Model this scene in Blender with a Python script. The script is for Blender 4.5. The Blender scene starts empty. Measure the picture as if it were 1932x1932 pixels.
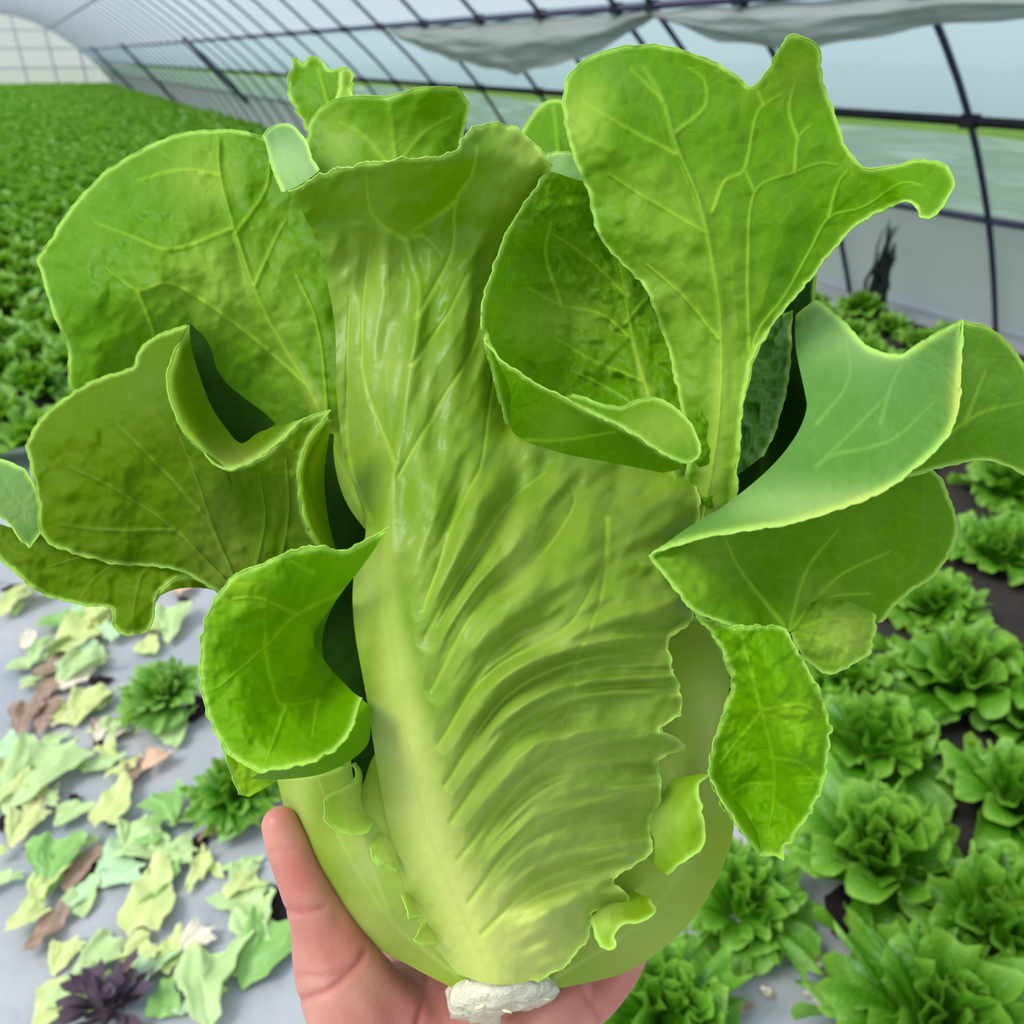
import bpy, bmesh, math, random
import numpy as np
from mathutils import Vector, Matrix, Euler

random.seed(7)
SC = bpy.context.scene
COL = SC.collection

# ------------------------------------------------------------------ camera
IMG = 1932.0
FPX = 1500.0                       # focal length in pixels of the 1932 frame
PITCH = math.atan((966 - 105) / FPX)
PSI = math.atan2(956.0, 861 * math.sin(PITCH) + FPX * math.cos(PITCH))
CAM = np.array([0.0, 0.0, 1.22])
Fv = np.array([math.cos(PITCH) * math.sin(PSI), math.cos(PITCH) * math.cos(PSI), -math.sin(PITCH)])
Rv = np.array([math.cos(PSI), -math.sin(PSI), 0.0])
Uv = np.cross(Rv, Fv)
cam_data = bpy.data.cameras.new('camera')
cam_data.sensor_width = 36.0
cam_data.lens = 36.0 * FPX / IMG
cam_data.clip_start = 0.01
cam_data.clip_end = 500
cam_data.dof.use_dof = True
cam_data.dof.focus_distance = 0.275
cam_data.dof.aperture_fstop = 13.0
cam = bpy.data.objects.new('camera', cam_data)
COL.objects.link(cam)
m = Matrix(((Rv[0], Uv[0], -Fv[0], CAM[0]), (Rv[1], Uv[1], -Fv[1], CAM[1]), (Rv[2], Uv[2], -Fv[2], CAM[2]), (0, 0, 0, 1)))
cam.matrix_world = m
SC.camera = cam

# ------------------------------------------------------------------ world: overcast sky
w = bpy.data.worlds.new('world'); SC.world = w; w.use_nodes = True
nt = w.node_tree; nt.nodes.clear()
out = nt.nodes.new('ShaderNodeOutputWorld'); bg = nt.nodes.new('ShaderNodeBackground')
tc = nt.nodes.new('ShaderNodeTexCoord'); sx = nt.nodes.new('ShaderNodeSeparateXYZ')
mx = nt.nodes.new('ShaderNodeMath'); mx.operation = 'MAXIMUM'; mx.inputs[1].default_value = 0.0
ma = nt.nodes.new('ShaderNodeMath'); ma.operation = 'MULTIPLY_ADD'      # hazy overcast, brighter overhead
ma.inputs[1].default_value = 0.35; ma.inputs[2].default_value = 0.65
mm = nt.nodes.new('ShaderNodeMath'); mm.operation = 'MULTIPLY'; mm.inputs[1].default_value = 1.55
nt.links.new(tc.outputs['Generated'], sx.inputs[0]); nt.links.new(sx.outputs['Z'], mx.inputs[0])
nt.links.new(mx.outputs[0], ma.inputs[0]); nt.links.new(ma.outputs[0], mm.inputs[0])
bg.inputs['Color'].default_value = (0.82, 0.92, 1.0, 1)
nt.links.new(mm.outputs[0], bg.inputs['Strength']); nt.links.new(bg.outputs[0], out.inputs[0])

sun_d = bpy.data.lights.new('sun', 'SUN'); sun_d.energy = 8.5; sun_d.angle = math.radians(24)
sun_d.color = (1.0, 0.97, 0.9)
sun = bpy.data.objects.new('sun', sun_d); COL.objects.link(sun)
sun.rotation_euler = Vector((-0.75, 0.10, 1.0)).to_track_quat('Z', 'Y').to_euler()

SC.view_settings.view_transform = 'Standard'
SC.view_settings.look = 'None'
SC.view_settings.gamma = 1.0
SC.view_settings.exposure = -0.5
SC.view_settings.use_curve_mapping = False
SC.cycles.max_bounces = 6
SC.cycles.diffuse_bounces = 4
SC.cycles.glossy_bounces = 2
SC.cycles.transparent_max_bounces = 8
SC.cycles.use_adaptive_sampling = True
SC.cycles.adaptive_threshold = 0.03

# ------------------------------------------------------------------ helpers
D0 = 0.30                          # distance of the held lettuce


def pt(x, y, d):                   # photo pixel at a distance (m along the view) -> world
    return CAM + (Rv * ((x - 966) / FPX) + Uv * ((966 - y) / FPX) + Fv) * d


def ground(x, y, z=0.0):           # where the view through a pixel meets height z
    r = Rv * ((x - 966) / FPX) + Uv * ((966 - y) / FPX) + Fv
    t = (z - CAM[2]) / r[2]
    return CAM + r * t


def project(p):
    q = np.asarray(p) - CAM
    z = q @ Fv
    if z < 0.05:
        return None
    return 966 + FPX * (q @ Rv) / z, 966 - FPX * (q @ Uv) / z, z


def tag(o, label=None, cat=None, group=None, kind=None):
    if label: o['label'] = label
    if cat: o['category'] = cat
    if group: o['group'] = group
    if kind: o['kind'] = kind
    return o


def empty(name, loc, parent=None):
    o = bpy.data.objects.new(name, None); COL.objects.link(o); o.location = loc
    o.empty_display_size = 0.02
    if parent: o.parent = parent
    return o


def mesh_from(name, verts, faces, smooth=True, attrs=None):
    me = bpy.data.meshes.new(name)
    me.from_pydata([tuple(v) for v in verts], [], [tuple(f) for f in faces])
    if smooth:
        me.polygons.foreach_set('use_smooth', [True] * len(me.polygons))
    for k, a in (attrs or {}).items():
        at = me.attributes.new(k, 'FLOAT', 'POINT')
        at.data.foreach_set('value', np.asarray(a, dtype=np.float32))
    me.update()
    return me


def obj(name, me, mat, parent=None, loc=None):
    o = bpy.data.objects.new(name, me); COL.objects.link(o)
    if mat is not None and not me.materials:
        me.materials.append(mat)
    if parent is not None:
        o.parent = parent
    if loc is not None:
        o.location = loc
    return o


class MB:
    """collects simple solids into one mesh"""
    def __init__(self):
        self.v = []; self.f = []

    def add(self, v, f):
        n = len(self.v); self.v += [tuple(a) for a in v]; self.f += [tuple(i + n for i in q) for q in f]

    def box(self, c, s):
        x, y, z = c; a, b, e = s[0] / 2, s[1] / 2, s[2] / 2
        v = [(x + i * a, y + j * b, z + k * e) for i in (-1, 1) for j in (-1, 1) for k in (-1, 1)]
        self.add(v, [(0, 1, 3, 2), (4, 6, 7, 5), (0, 4, 5, 1), (2, 3, 7, 6), (0, 2, 6, 4), (1, 5, 7, 3)])

    def tube(self, pts, r, n=8, cap=True):
        pts = [np.array(p, float) for p in pts]; rr = r if hasattr(r, '__len__') else [r] * len(pts)
        v = []; f = []
        for i, p in enumerate(pts):
            t = pts[min(i + 1, len(pts) - 1)] - pts[max(i - 1, 0)]; t /= np.linalg.norm(t) + 1e-12
            a = np.cross(t, (0, 0, 1)) if abs(t[2]) < .9 else np.cross(t, (1, 0, 0)); a /= np.linalg.norm(a)
            b = np.cross(t, a)
            for k in range(n):
                an = 2 * math.pi * k / n
                v.append(p + (a * math.cos(an) + b * math.sin(an)) * rr[i])
        for i in range(len(pts) - 1):
            for k in range(n):
                f.append((i * n + k, i * n + (k + 1) % n, (i + 1) * n + (k + 1) % n, (i + 1) * n + k))
        if cap:
            f.append(tuple(range(n))[::-1]); f.append(tuple((len(pts) - 1) * n + k for k in range(n)))
        self.add(v, f)

    def build(self, name, mat, parent=None, smooth=False):
        return obj(name, mesh_from(name, self.v, self.f, smooth), mat, parent)


# value noise on numpy arrays
_rng = np.random.RandomState(11)
_TAB = _rng.rand(256, 256)


def vnoise(x, y, seed=0):
    x = np.asarray(x, float) + seed * 17.31; y = np.asarray(y, float) + seed * 9.77
    xi = np.floor(x).astype(int); yi = np.floor(y).astype(int)
    fx = x - xi; fy = y - yi
    fx = fx * fx * fx * (fx * (fx * 6 - 15) + 10); fy = fy * fy * fy * (fy * (fy * 6 - 15) + 10)
    g = lambda a, b: _TAB[a % 256, b % 256]
    return ((g(xi, yi) * (1 - fx) + g(xi + 1, yi) * fx) * (1 - fy) + (g(xi, yi + 1) * (1 - fx) + g(xi + 1, yi + 1) * fx) * fy) * 2 - 1


def fbm(x, y, seed=0, n=3):
    s = 0; a = 1.0
    for i in range(n):
        s = s + a * vnoise(x * 2 ** i, y * 2 ** i, seed + i * 3); a *= 0.5
    return s


# ------------------------------------------------------------------ materials
def new_mat(name):
    mt = bpy.data.materials.new(name); mt.use_nodes = True
    t = mt.node_tree; t.nodes.clear()
    return mt, t, (lambda k, **kw: _node(t, k, kw))


def _node(t, k, kw):
    n = t.nodes.new('ShaderNode' + k)
    for a, b in kw.items():
        setattr(n, a, b)
    return n


def mixc(t, fac, a, b):
    n = t.nodes.new('ShaderNodeMix'); n.data_type = 'RGBA'
    for sock, val in ((n.inputs[0], fac), (n.inputs[6], a), (n.inputs[7], b)):
        if isinstance(val, bpy.types.NodeSocket): t.links.new(val, sock)
        elif isinstance(val, (int, float)): sock.default_value = val
        else: sock.default_value = (*val, 1)
    return n.outputs[2]


def mth(t, op, a, b=None, clamp=False):
    n = t.nodes.new('ShaderNodeMath'); n.operation = op; n.use_clamp = clamp
    for i, val in enumerate((a, b)):
        if val is None: continue
        if isinstance(val, bpy.types.NodeSocket): t.links.new(val, n.inputs[i])
        else: n.inputs[i].default_value = val
    return n.outputs[0]


def leaf_material(name, green, pale, veinc, trans=0.30, rough=0.5, spec=0.10, mottle=0.2, net=0.4, bump=0.28, tcol=None):
    """lettuce leaf: pale towards rib, vein, margin and in painted sheen spots by mesh attributes, thin and light-passing"""
    mt, t, N = new_mat(name)
    uv = N('UVMap')
    mp = N('Mapping'); mp.inputs['Scale'].default_value = (1, 1, 1); t.links.new(uv.outputs[0], mp.inputs[0])
    no = N('TexNoise'); no.inputs['Scale'].default_value = 9; no.inputs['Detail'].default_value = 4
    t.links.new(mp.outputs[0], no.inputs['Vector'])
    wp = N('TexNoise'); wp.inputs['Scale'].default_value = 14; wp.inputs['Detail'].default_value = 2
    t.links.new(mp.outputs[0], wp.inputs['Vector'])
    wv = N('VectorMath', operation='SCALE'); t.links.new(wp.outputs['Color'], wv.inputs[0]); wv.inputs['Scale'].default_value = 0.05
    wa = N('VectorMath', operation='ADD'); t.links.new(mp.outputs[0], wa.inputs[0]); t.links.new(wv.outputs[0], wa.inputs[1])
    vo = N('TexVoronoi', feature='DISTANCE_TO_EDGE', voronoi_dimensions='2D'); vo.inputs['Scale'].default_value = 26
    t.links.new(wa.outputs[0], vo.inputs['Vector'])
    vl = N('MapRange'); vl.inputs['From Min'].default_value = 0.0; vl.inputs['From Max'].default_value = 0.09
    vl.inputs['To Min'].default_value = 1.0; vl.inputs['To Max'].default_value = 0.0
    t.links.new(vo.outputs['Distance'], vl.inputs['Value'])
    at = {}
    for k in ('vein', 'pale', 'rim', 'brown'):
        a = N('Attribute'); a.attribute_name = k; at[k] = a.outputs['Fac']
    mot = mth(t, 'MULTIPLY', mth(t, 'SUBTRACT', no.outputs['Fac'], 0.5), mottle * 2)
    pf = mth(t, 'ADD', at['pale'], mot, True)
    c = mixc(t, pf, green, pale)
    c = mixc(t, mth(t, 'MULTIPLY', vl.outputs[0], 0.16 * net), c, veinc)
    c = mixc(t, mth(t, 'MULTIPLY', at['vein'], 0.50), c, veinc)
    c = mixc(t, mth(t, 'MULTIPLY', at['rim'], 0.75), c, (0.55, 0.82, 0.16))
    c = mixc(t, at['brown'], c, (0.62, 0.62, 0.13))
    b1 = N('TexNoise'); b1.inputs['Scale'].default_value = 60; b1.inputs['Detail'].default_value = 3
    t.links.new(mp.outputs[0], b1.inputs['Vector'])
    vh = N('MapRange', interpolation_type='SMOOTHSTEP'); vh.inputs['From Max'].default_value = 0.30
    t.links.new(vo.outputs['Distance'], vh.inputs['Value'])
    h = mth(t, 'ADD', mth(t, 'MULTIPLY', b1.outputs['Fac'], 0.45), mth(t, 'MULTIPLY', vh.outputs[0], 0.75 * net))
    bp = N('Bump'); bp.inputs['Strength'].default_value = bump; bp.inputs['Distance'].default_value = 0.0016
    t.links.new(h, bp.inputs['Height'])
    pr = N('BsdfPrincipled'); pr.inputs['Roughness'].default_value = rough
    pr.inputs['Specular IOR Level'].default_value = spec
    t.links.new(c, pr.inputs['Base Color']); t.links.new(bp.outputs[0], pr.inputs['Normal'])
    tl = N('BsdfTranslucent'); t.links.new(bp.outputs[0], tl.inputs['Normal'])
    tm = N('Mix'); tm.data_type = 'RGBA'; tm.blend_type = 'MULTIPLY'; tm.inputs[0].default_value = 1.0
    t.links.new(c, tm.inputs[6]); tm.inputs[7].default_value = (*(tcol or (1.5, 1.45, 0.35)), 1)
    t.links.new(tm.outputs[2], tl.inputs['Color'])
    ms = N('MixShader'); ms.inputs[0].default_value = trans
    t.links.new(pr.outputs[0], ms.inputs[1]); t.links.new(tl.outputs[0], ms.inputs[2])
    o = N('OutputMaterial'); t.links.new(ms.outputs[0], o.inputs[0])
    return mt


def plain(name, col, rough=0.6, spec=0.4, var=0.0, scale=20, metal=0.0, bump=0.0, col2=None):
    mt, t, N = new_mat(name)
    pr = N('BsdfPrincipled'); pr.inputs['Roughness'].default_value = rough; pr.inputs['Specular IOR Level'].default_value = spec
    pr.inputs['Metallic'].default_value = metal
    tcn = N('TexCoord'); no = N('TexNoise'); no.inputs['Scale'].default_value = scale; no.inputs['Detail'].default_value = 5
    t.links.new(tcn.outputs['Object'], no.inputs['Vector'])
    c2 = col2 or tuple(min(1, a * (1 + var)) for a in col)
    c1 = col if col2 else tuple(a * (1 - var) for a in col)
    t.links.new(mixc(t, no.outputs['Fac'], c1, c2), pr.inputs['Base Color'])
    if bump:
        bp = N('Bump'); bp.inputs['Strength'].default_value = bump; bp.inputs['Distance'].default_value = 0.01
        t.links.new(no.outputs['Fac'], bp.inputs['Height']); t.links.new(bp.outputs[0], pr.inputs['Normal'])
    o = N('OutputMaterial'); t.links.new(pr.outputs[0], o.inputs[0])
    return mt


def film_material(name, col, clear, trans=0.75, dirt=0.15, wrinkle=0.0):
    """polythene film: part clear, part milky"""
    mt, t, N = new_mat(name)
    tcn = N('TexCoord')
    no = N('TexNoise'); no.inputs['Scale'].default_value = 1.3; no.inputs['Detail'].default_value = 4
    t.links.new(tcn.outputs['Object'], no.inputs['Vector'])
    c = mixc(t, mth(t, 'MULTIPLY', no.outputs['Fac'], dirt), col, (0.42, 0.46, 0.47))
    tr = N('BsdfTransparent'); tr.inputs[0].default_value = (0.93, 0.97, 1.0, 1)
    tl = N('BsdfTranslucent'); df = N('BsdfDiffuse')
    t.links.new(c, tl.inputs[0]); t.links.new(c, df.inputs[0])
    gl = N('BsdfGlossy'); gl.inputs['Roughness'].default_value = 0.3; gl.inputs['Color'].default_value = (0.6, 0.65, 0.7, 1)
    m1 = N('MixShader'); m1.inputs[0].default_value = 1 - trans
    t.links.new(tl.outputs[0], m1.inputs[1]); t.links.new(df.outputs[0], m1.inputs[2])
    m3 = N('MixShader'); m3.inputs[0].default_value = 0.05
    t.links.new(m1.outputs[0], m3.inputs[1]); t.links.new(gl.outputs[0], m3.inputs[2])
    m2 = N('MixShader'); m2.inputs[0].default_value = clear
    t.links.new(m3.outputs[0], m2.inputs[1]); t.links.new(tr.outputs[0], m2.inputs[2])
    if wrinkle:
        mp = N('Mapping'); mp.inputs['Rotation'].default_value = (0.45, 0, 0); mp.inputs['Scale'].default_value = (1, 1.2, 9)
        t.links.new(tcn.outputs['Object'], mp.inputs[0])
        wn = N('TexNoise'); wn.inputs['Scale'].default_value = 2.2; wn.inputs['Detail'].default_value = 3
        t.links.new(mp.outputs[0], wn.inputs['Vector'])
        bp = N('Bump'); bp.inputs['Strength'].default_value = wrinkle; bp.inputs['Distance'].default_value = 0.05
        t.links.new(wn.outputs['Fac'], bp.inputs['Height'])
        for s in (tl, df, gl): t.links.new(bp.outputs[0], s.inputs['Normal'])
    o = N('OutputMaterial'); t.links.new(m2.outputs[0], o.inputs[0])
    return mt


GREEN = (0.10, 0.25, 0.0)
M_leaf = leaf_material('leaf_green', GREEN, (0.37, 0.51, 0.07), (0.40, 0.62, 0.04), rough=0.42, spec=0.10, trans=0.24)
M_front = leaf_material('leaf_front', (0.118, 0.245, 0.0), (0.66, 0.70, 0.18), (0.36, 0.53, 0.04), trans=0.15, mottle=0.16, bump=0.22, net=0.2, rough=0.36, spec=0.24)
M_back = leaf_material('leaf_under', (0.10, 0.19, 0.0), (0.27, 0.31, 0.05), (0.22, 0.34, 0.04), trans=0.34, rough=0.5, spec=0.06)
M_blue = leaf_material('leaf_bluish_sheen', (0.09, 0.235, 0.03), (0.29, 0.45, 0.14), (0.22, 0.40, 0.07), trans=0.15, rough=0.45, spec=0.30)  # bluish pale tone puts the sheen of upturned faces into the colour
M_shade = leaf_material('leaf_shade_dark', (0.012, 0.042, 0.001), (0.03, 0.075, 0.005), (0.03, 0.08, 0.005), trans=0.0, rough=0.8, spec=0.08)  # near-black green: shade of the hollows put into the leaf colour
M_wrap = leaf_material('leaf_wrapper', (0.27, 0.39, 0.03), (0.52, 0.60, 0.17), (0.48, 0.60, 0.13), trans=0.2, mottle=0.2, bump=0.25, net=0.15)
M_frill = leaf_material('leaf_frill', (0.21, 0.37, 0.008), (0.44, 0.55, 0.13), (0.40, 0.58, 0.06), trans=0.22, net=0.1)
M_bright = leaf_material('leaf_bright', (0.13, 0.32, 0.0), (0.32, 0.52, 0.02), (0.33, 0.55, 0.02), trans=0.3)

# ------------------------------------------------------------------ greenhouse shell
WX = 3.95        # half width
YE = 46.0        # far end
YB = -7.0        # near end, behind the viewer


def arch(z_or_a):
    pass


PROF = [(4.10, 0.0), (3.94, 0.3), (3.78, 0.56), (3.65, 0.74), (3.47, 0.97), (3.28, 1.17), (3.12, 1.31), (2.94, 1.46), (2.62, 1.74), (2.12, 2.12), (1.5, 2.46), (0.8, 2.70), (0.0, 2.80)]


def prof_curve(n=60):
    P = np.array(PROF); s = np.r_[0, np.cumsum(np.linalg.norm(np.diff(P, axis=0), axis=1))]
    q = np.linspace(0, s[-1], n)
    out = []
    for a in q:       # smooth by averaging a small window of the polyline
        ws = np.clip(a + np.linspace(-.18, .18, 7), 0, s[-1])
        out.append([np.interp(ws, s, P[:, 0]).mean(), np.interp(ws, s, P[:, 1]).mean()])
    out[0] = [4.11, -0.02]; out[-1] = [0, 2.80]
    return np.array(out)


PC = prof_curve()


def xat(z):
    return float(np.interp(z, PC[:, 1], PC[:, 0]))


FULL = np.vstack([PC, np.c_[-PC[::-1, 0], PC[::-1, 1]][1:]])
M_film = film_material('film_roof', (0.84, 0.93, 1.0), 0.50, dirt=0.2)
M_side = film_material('film_side', (0.56, 0.70, 0.76), 0.05, trans=0.85, dirt=0.15)
M_skirt = film_material('film_skirt', (0.60, 0.76, 0.72), 0.22, trans=0.6, dirt=0.3, wrinkle=0.9)
M_low = film_material('film_dirty', (0.62, 0.62, 0.66), 0.10, trans=0.45, dirt=0.6, wrinkle=0.3)
M_end = film_material('film_end', (1.0, 0.92, 1.0), 0.12, trans=0.97, dirt=0.0)
M_steel = plain('dark_steel', (0.035, 0.032, 0.085), 0.5, 0.4, 0.3, 8)
M_black = plain('black_pipe', (0.008, 0.008, 0.016), 0.55, 0.3, 0.3, 8)


def ribbon(name, rows, y0, y1, mat, ny=2, off=0.0, kind='structure'):
    v = []; f = []; ys = np.linspace(y0, y1, ny); n = len(rows)
    for y in ys:
        for (x, z) in rows:
            v.append((x, y, z))
    for j in range(ny - 1):
        for i in range(n - 1):
            f.append((j * n + i, j * n + i + 1, (j + 1) * n + i + 1, (j + 1) * n + i))
    o = obj(name, mesh_from(name, v, f), mat)
    tag(o, kind=kind)
    return o


zs = lambda a, b, n, s=1: [(s * (xat(z) + 0.02), z) for z in np.linspace(a, b, n)]
roof_rows = [(x * 1.006, z + 0.02) for x, z in FULL if z > 1.42]
ribbon('ceiling', roof_rows, YB, YE, M_film, 8)
wr = ribbon('wall_right', zs(0.985, 1.47, 8), YB, YE, M_side, 8)
wl = ribbon('wall_left', zs(0.0, 1.47, 12, -1), YB, YE, M_side, 8)
# skirt film below the vent gap, really wrinkled
v = []; f = []; ny = 420; nz = 10
for j in range(ny):
    y = YB + (YE - YB) * j / (ny - 1)
    for i in range(nz):
        z = 0.56 + 0.357 * i / (nz - 1)
        wv = 0.016 * math.sin(y * 9 + z * 21) + 0.012 * math.sin(y * 4.3 - z * 30 + 1.3)
        v.append((xat(z) + 0.035 + wv * (0.3 + 0.7 * i / nz), y, z + (0.012 * math.sin(y * 2.9) if i == nz - 1 else 0)))
for j in range(ny - 1):
    for i in range(nz - 1):
        f.append((j * nz + i, j * nz + i + 1, (j + 1) * nz + i + 1, (j + 1) * nz + i))
sk = obj('skirt', mesh_from('skirt', v, f), M_skirt, wr); sk['label'] = 'wrinkled translucent skirt film below the vent gap'
lowf = ribbon('lower_skirt', zs(-0.02, 0.58, 8), YB, YE, M_low, 8, kind='structure')
del lowf['kind']; lowf.parent = wr; lowf['label'] = 'dull grey dirty film along the ground'

# far end wall and near end wall
for nm, yy in (('wall_far', YE), ('wall_near', YB)):
    vv = [(x, yy, max(z, 0)) for x, z in FULL]
    o = obj(nm, mesh_from(nm, vv, [tuple(range(len(vv)))], False), M_end); tag(o, kind='structure')
    if nm == 'wall_far':
        endw = o
for k, x in enumerate((-3, -1.8, -0.6, 0.6, 1.8, 3.0)):
    b = MB(); h = float(np.interp(-abs(x), -PC[:, 0], PC[:, 1])); b.tube([(x, YE - 0.05, 0), (x, YE - 0.05, h)], 0.05, 6)
    b.build('end_post', plain('end_bar', (0.55, 0.5, 0.62), 0.6) if k == 0 else bpy.data.materials['end_bar'], endw)
for z in (0.75, 1.5, 2.2):
    b = MB(); xx = xat(z) - 0.1; b.tube([(-xx, YE - 0.06, z), (xx, YE - 0.06, z)], 0.04, 6)
    b.build('end_rail', bpy.data.materials['end_bar'], endw)

# the steel frame: one welded frame, each hoop and rail its own part
frame = empty('greenhouse_frame', (0, 0, 0))
tag(frame, 'dark steel hoops and rails holding up the greenhouse film', 'frame')
hoop_y = [-6.1, -5.1, -4.2, -3.3, -2.35, -1.4, -0.5, 0.43, 1.36, 2.28, 3.2, 3.84, 4.15, 4.95, 5.78, 6.74, 7.7]
while hoop_y[-1] < YE - 1.2:
    hoop_y.append(hoop_y[-1] + 0.96)
hm = MB(); hm.tube([(x * 0.995, 0, z - 0.012) for x, z in FULL[::2]], 0.0140, 6)
hme = mesh_from('hoop', hm.v, hm.f, True); hme.materials.append(M_steel)
for y in hoop_y:
    o = obj('hoop', hme, None, frame, (0, y, 0))
for nm, z, r, mt_ in (('vent_bar', 0.985, 0.020, M_black), ('skirt_rail', 0.565, 0.016, M_steel), ('purlin', 1.44, 0.018, M_steel)):
    for s in (1, -1):
        b = MB(); b.tube([(s * (xat(z) - 0.03), YB + 0.05 if s > 0 else YB + 0.05, z), (s * (xat(z) - 0.03), 20, z + (0.01 if nm == 'skirt_rail' else 0)), (s * (xat(z) - 0.03), YE - 0.05, z)], r, 8)
        b.build(nm, mt_, frame, True)
for x, z in ((1.9, 2.24), (-1.9, 2.24), (0.0, 2.78)):
    b = MB(); b.tube([(x, YB + .05, z - 0.02), (x, YE - .05, z - 0.02)], 0.018, 6); b.build('roof_purlin', M_steel, frame, True)
for y, z0, z1 in ((17.0, 0.45, 1.5), (27.0, 0.0, 1.5), (37.0, 0.0, 1.5)):
    b = MB(); b.tube([(xat(z0) - .09, y, z0), (xat(z1) - .09, y, z1)], 0.045, 8); b.build('side_post', M_steel, frame, True)
cm = MB(); cm.box((0, 0, 0), (0.05, 0.06, 0.055)); cme = mesh_from('clamp', cm.v, cm.f, False); cme.materials.append(M_black)
for y in hoop_y[9:26]:
    o = obj('clamp', cme, None, frame, (xat(1.44) - 0.03, y, 1.44))
    o = obj('clamp', cme, None, frame, (xat(0.985) - 0.03, y, 0.985))

# swagged inner curtain film hanging along the right purlin
sw = [(-6.5, 1.34), (1.2, 1.34), (1.87, 1.33), (2.29, 1.305), (2.84, 1.235), (3.35, 1.28), (3.84, 1.395), (4.15, 1.29), (4.48, 1.205), (5.31, 1.11), (6.3, 1.19), (7.0, 1.29), (7.47, 1.385)]
M_swag = film_material('curtain_film', (0.34, 0.35, 0.32), 0.03, trans=0.35, dirt=0.6, wrinkle=0.5)
sy = np.array([a for a, _ in sw]); sz = np.array([b for _, b in sw])
v = []; f = []; ys = np.concatenate([np.linspace(-6.5, 1.0, 20), np.linspace(1.1, 7.47, 240)]); nr = 12
for y in ys:
    zb = float(np.interp(y, sy, sz)); depth = 1.418 - zb
    for i in range(nr):
        a = i / (nr - 1)
        z = 1.418 - depth * a
        fold = 0.018 * math.sin(a * 14 + y * 2.2) + 0.012 * math.sin(a * 23 - y * 5)
        x = xat(1.42) - 0.03 - 0.10 * math.sin(math.pi * min(1, a * 1.1)) * (0.4 + depth * 1.6) + fold * (0.4 + depth)
        v.append((x, y, z + 0.006 * math.sin(y * 13 + i)))
for j in range(len(ys) - 1):
    for i in range(nr - 1):
        f.append((j * nr + i, j * nr + i + 1, (j + 1) * nr + i + 1, (j + 1) * nr + i))
cur = obj('curtain', mesh_from('curtain', v, f), M_swag)
tag(cur, 'grey dusty film curtain gathered in sagging swags along the right purlin', 'curtain')

# ground: silver-grey mulch film, gently rumpled
M_floor, t, N = new_mat('mulch_film')
tcn = N('TexCoord')
n1 = N('TexNoise'); n1.inputs['Scale'].default_value = 2.6; n1.inputs['Detail'].default_value = 6
n2 = N('TexNoise'); n2.inputs['Scale'].default_value = 26; n2.inputs['Detail'].default_value = 4
n3 = N('TexNoise'); n3.inputs['Scale'].default_value = 9; n3.inputs['Detail'].default_value = 3
for q in (n1, n2, n3): t.links.new(tcn.outputs['Object'], q.inputs['Vector'])
r1 = N('MapRange'); r1.inputs['From Min'].default_value = .35; r1.inputs['From Max'].default_value = .68; t.links.new(n1.outputs['Fac'], r1.inputs['Value'])
c = mixc(t, r1.outputs[0], (0.27, 0.30, 0.34), (0.44, 0.405, 0.425))
r2 = N('MapRange'); r2.inputs['From Min'].default_value = .6; r2.inputs['From Max'].default_value = .75; t.links.new(n2.outputs['Fac'], r2.inputs['Value'])
c = mixc(t, mth(t, 'MULTIPLY', r2.outputs[0], 0.45), c, (0.24, 0.21, 0.19))
pr = N('BsdfPrincipled'); pr.inputs['Roughness'].default_value = 0.42
t.links.new(c, pr.inputs['Base Color'])
bp = N('Bump'); bp.inputs['Strength'].default_value = 0.5; bp.inputs['Distance'].default_value = 0.02
t.links.new(n3.outputs['Fac'], bp.inputs['Height']); t.links.new(bp.outputs[0], pr.inputs['Normal'])
o_ = N('OutputMaterial'); t.links.new(pr.outputs[0], o_.inputs[0])
gx = np.concatenate([np.linspace(-4.2, -1.5, 6), np.linspace(-1.3, 2.2, 90), np.linspace(2.4, 4.2, 6)])
gy = np.concatenate([np.linspace(YB, -0.3, 6), np.linspace(-0.2, 3.4, 100), np.linspace(3.7, YE, 8)])
XX, YY = np.meshgrid(gx, gy)
ZZ = 0.006 * fbm(XX * 5, YY * 3, 3) - 0.006
v = np.c_[XX.ravel(), YY.ravel(), ZZ.ravel()]; n = len(gx)
f = [(j * n + i, j * n + i + 1, (j + 1) * n + i + 1, (j + 1) * n + i) for j in range(len(gy) - 1) for i in range(n - 1)]
floor = obj('floor', mesh_from('floor', v, f), M_floor); tag(floor, kind='structure')
M_bed_shade = plain('bed_shade', (0.018, 0.014, 0.014), 0.9, 0.2, col2=(0.05, 0.04, 0.038), scale=14, bump=0.6)  # dark sheets over the film stand in for shade between the plants
for nm_, x0, x1, y0, y1 in (('bed_shade', 0.9, 3.85, -0.5, 3.0), ('field_shade', -3.85, 3.85, 3.15, YE - .3)):
    nx_, ny_ = 30, 40 if y1 < 5 else 60; xs_ = np.linspace(x0, x1, nx_); ys_ = np.linspace(y0, y1, ny_)
    vv = []; ff = []
    for j, y in enumerate(ys_):
        for i, x in enumerate(xs_):
            ed = i in (0, nx_ - 1) or j in (0, ny_ - 1)
            xo = 0.10 * math.sin(y * 3.1) + .05 * math.sin(y * 11) if (i == 0 and nm_[0] == 'b') else 0
            vv.append((x + xo, y + (0.05 * math.sin(x * 9) if j == 0 else 0), 0.0 if ed else 0.018 + 0.006 * float(vnoise(np.array(x * 7), np.array(y * 7), 2))))
    for j in range(ny_ - 1):
        for i in range(nx_ - 1):
            ff.append((j * nx_ + i, j * nx_ + i + 1, (j + 1) * nx_ + i + 1, (j + 1) * nx_ + i))
    sb = obj(nm_, mesh_from(nm_, vv, ff), M_bed_shade); sb.parent = floor; sb['label'] = 'dark sheet put in for shade under the planted lettuces'
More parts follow.
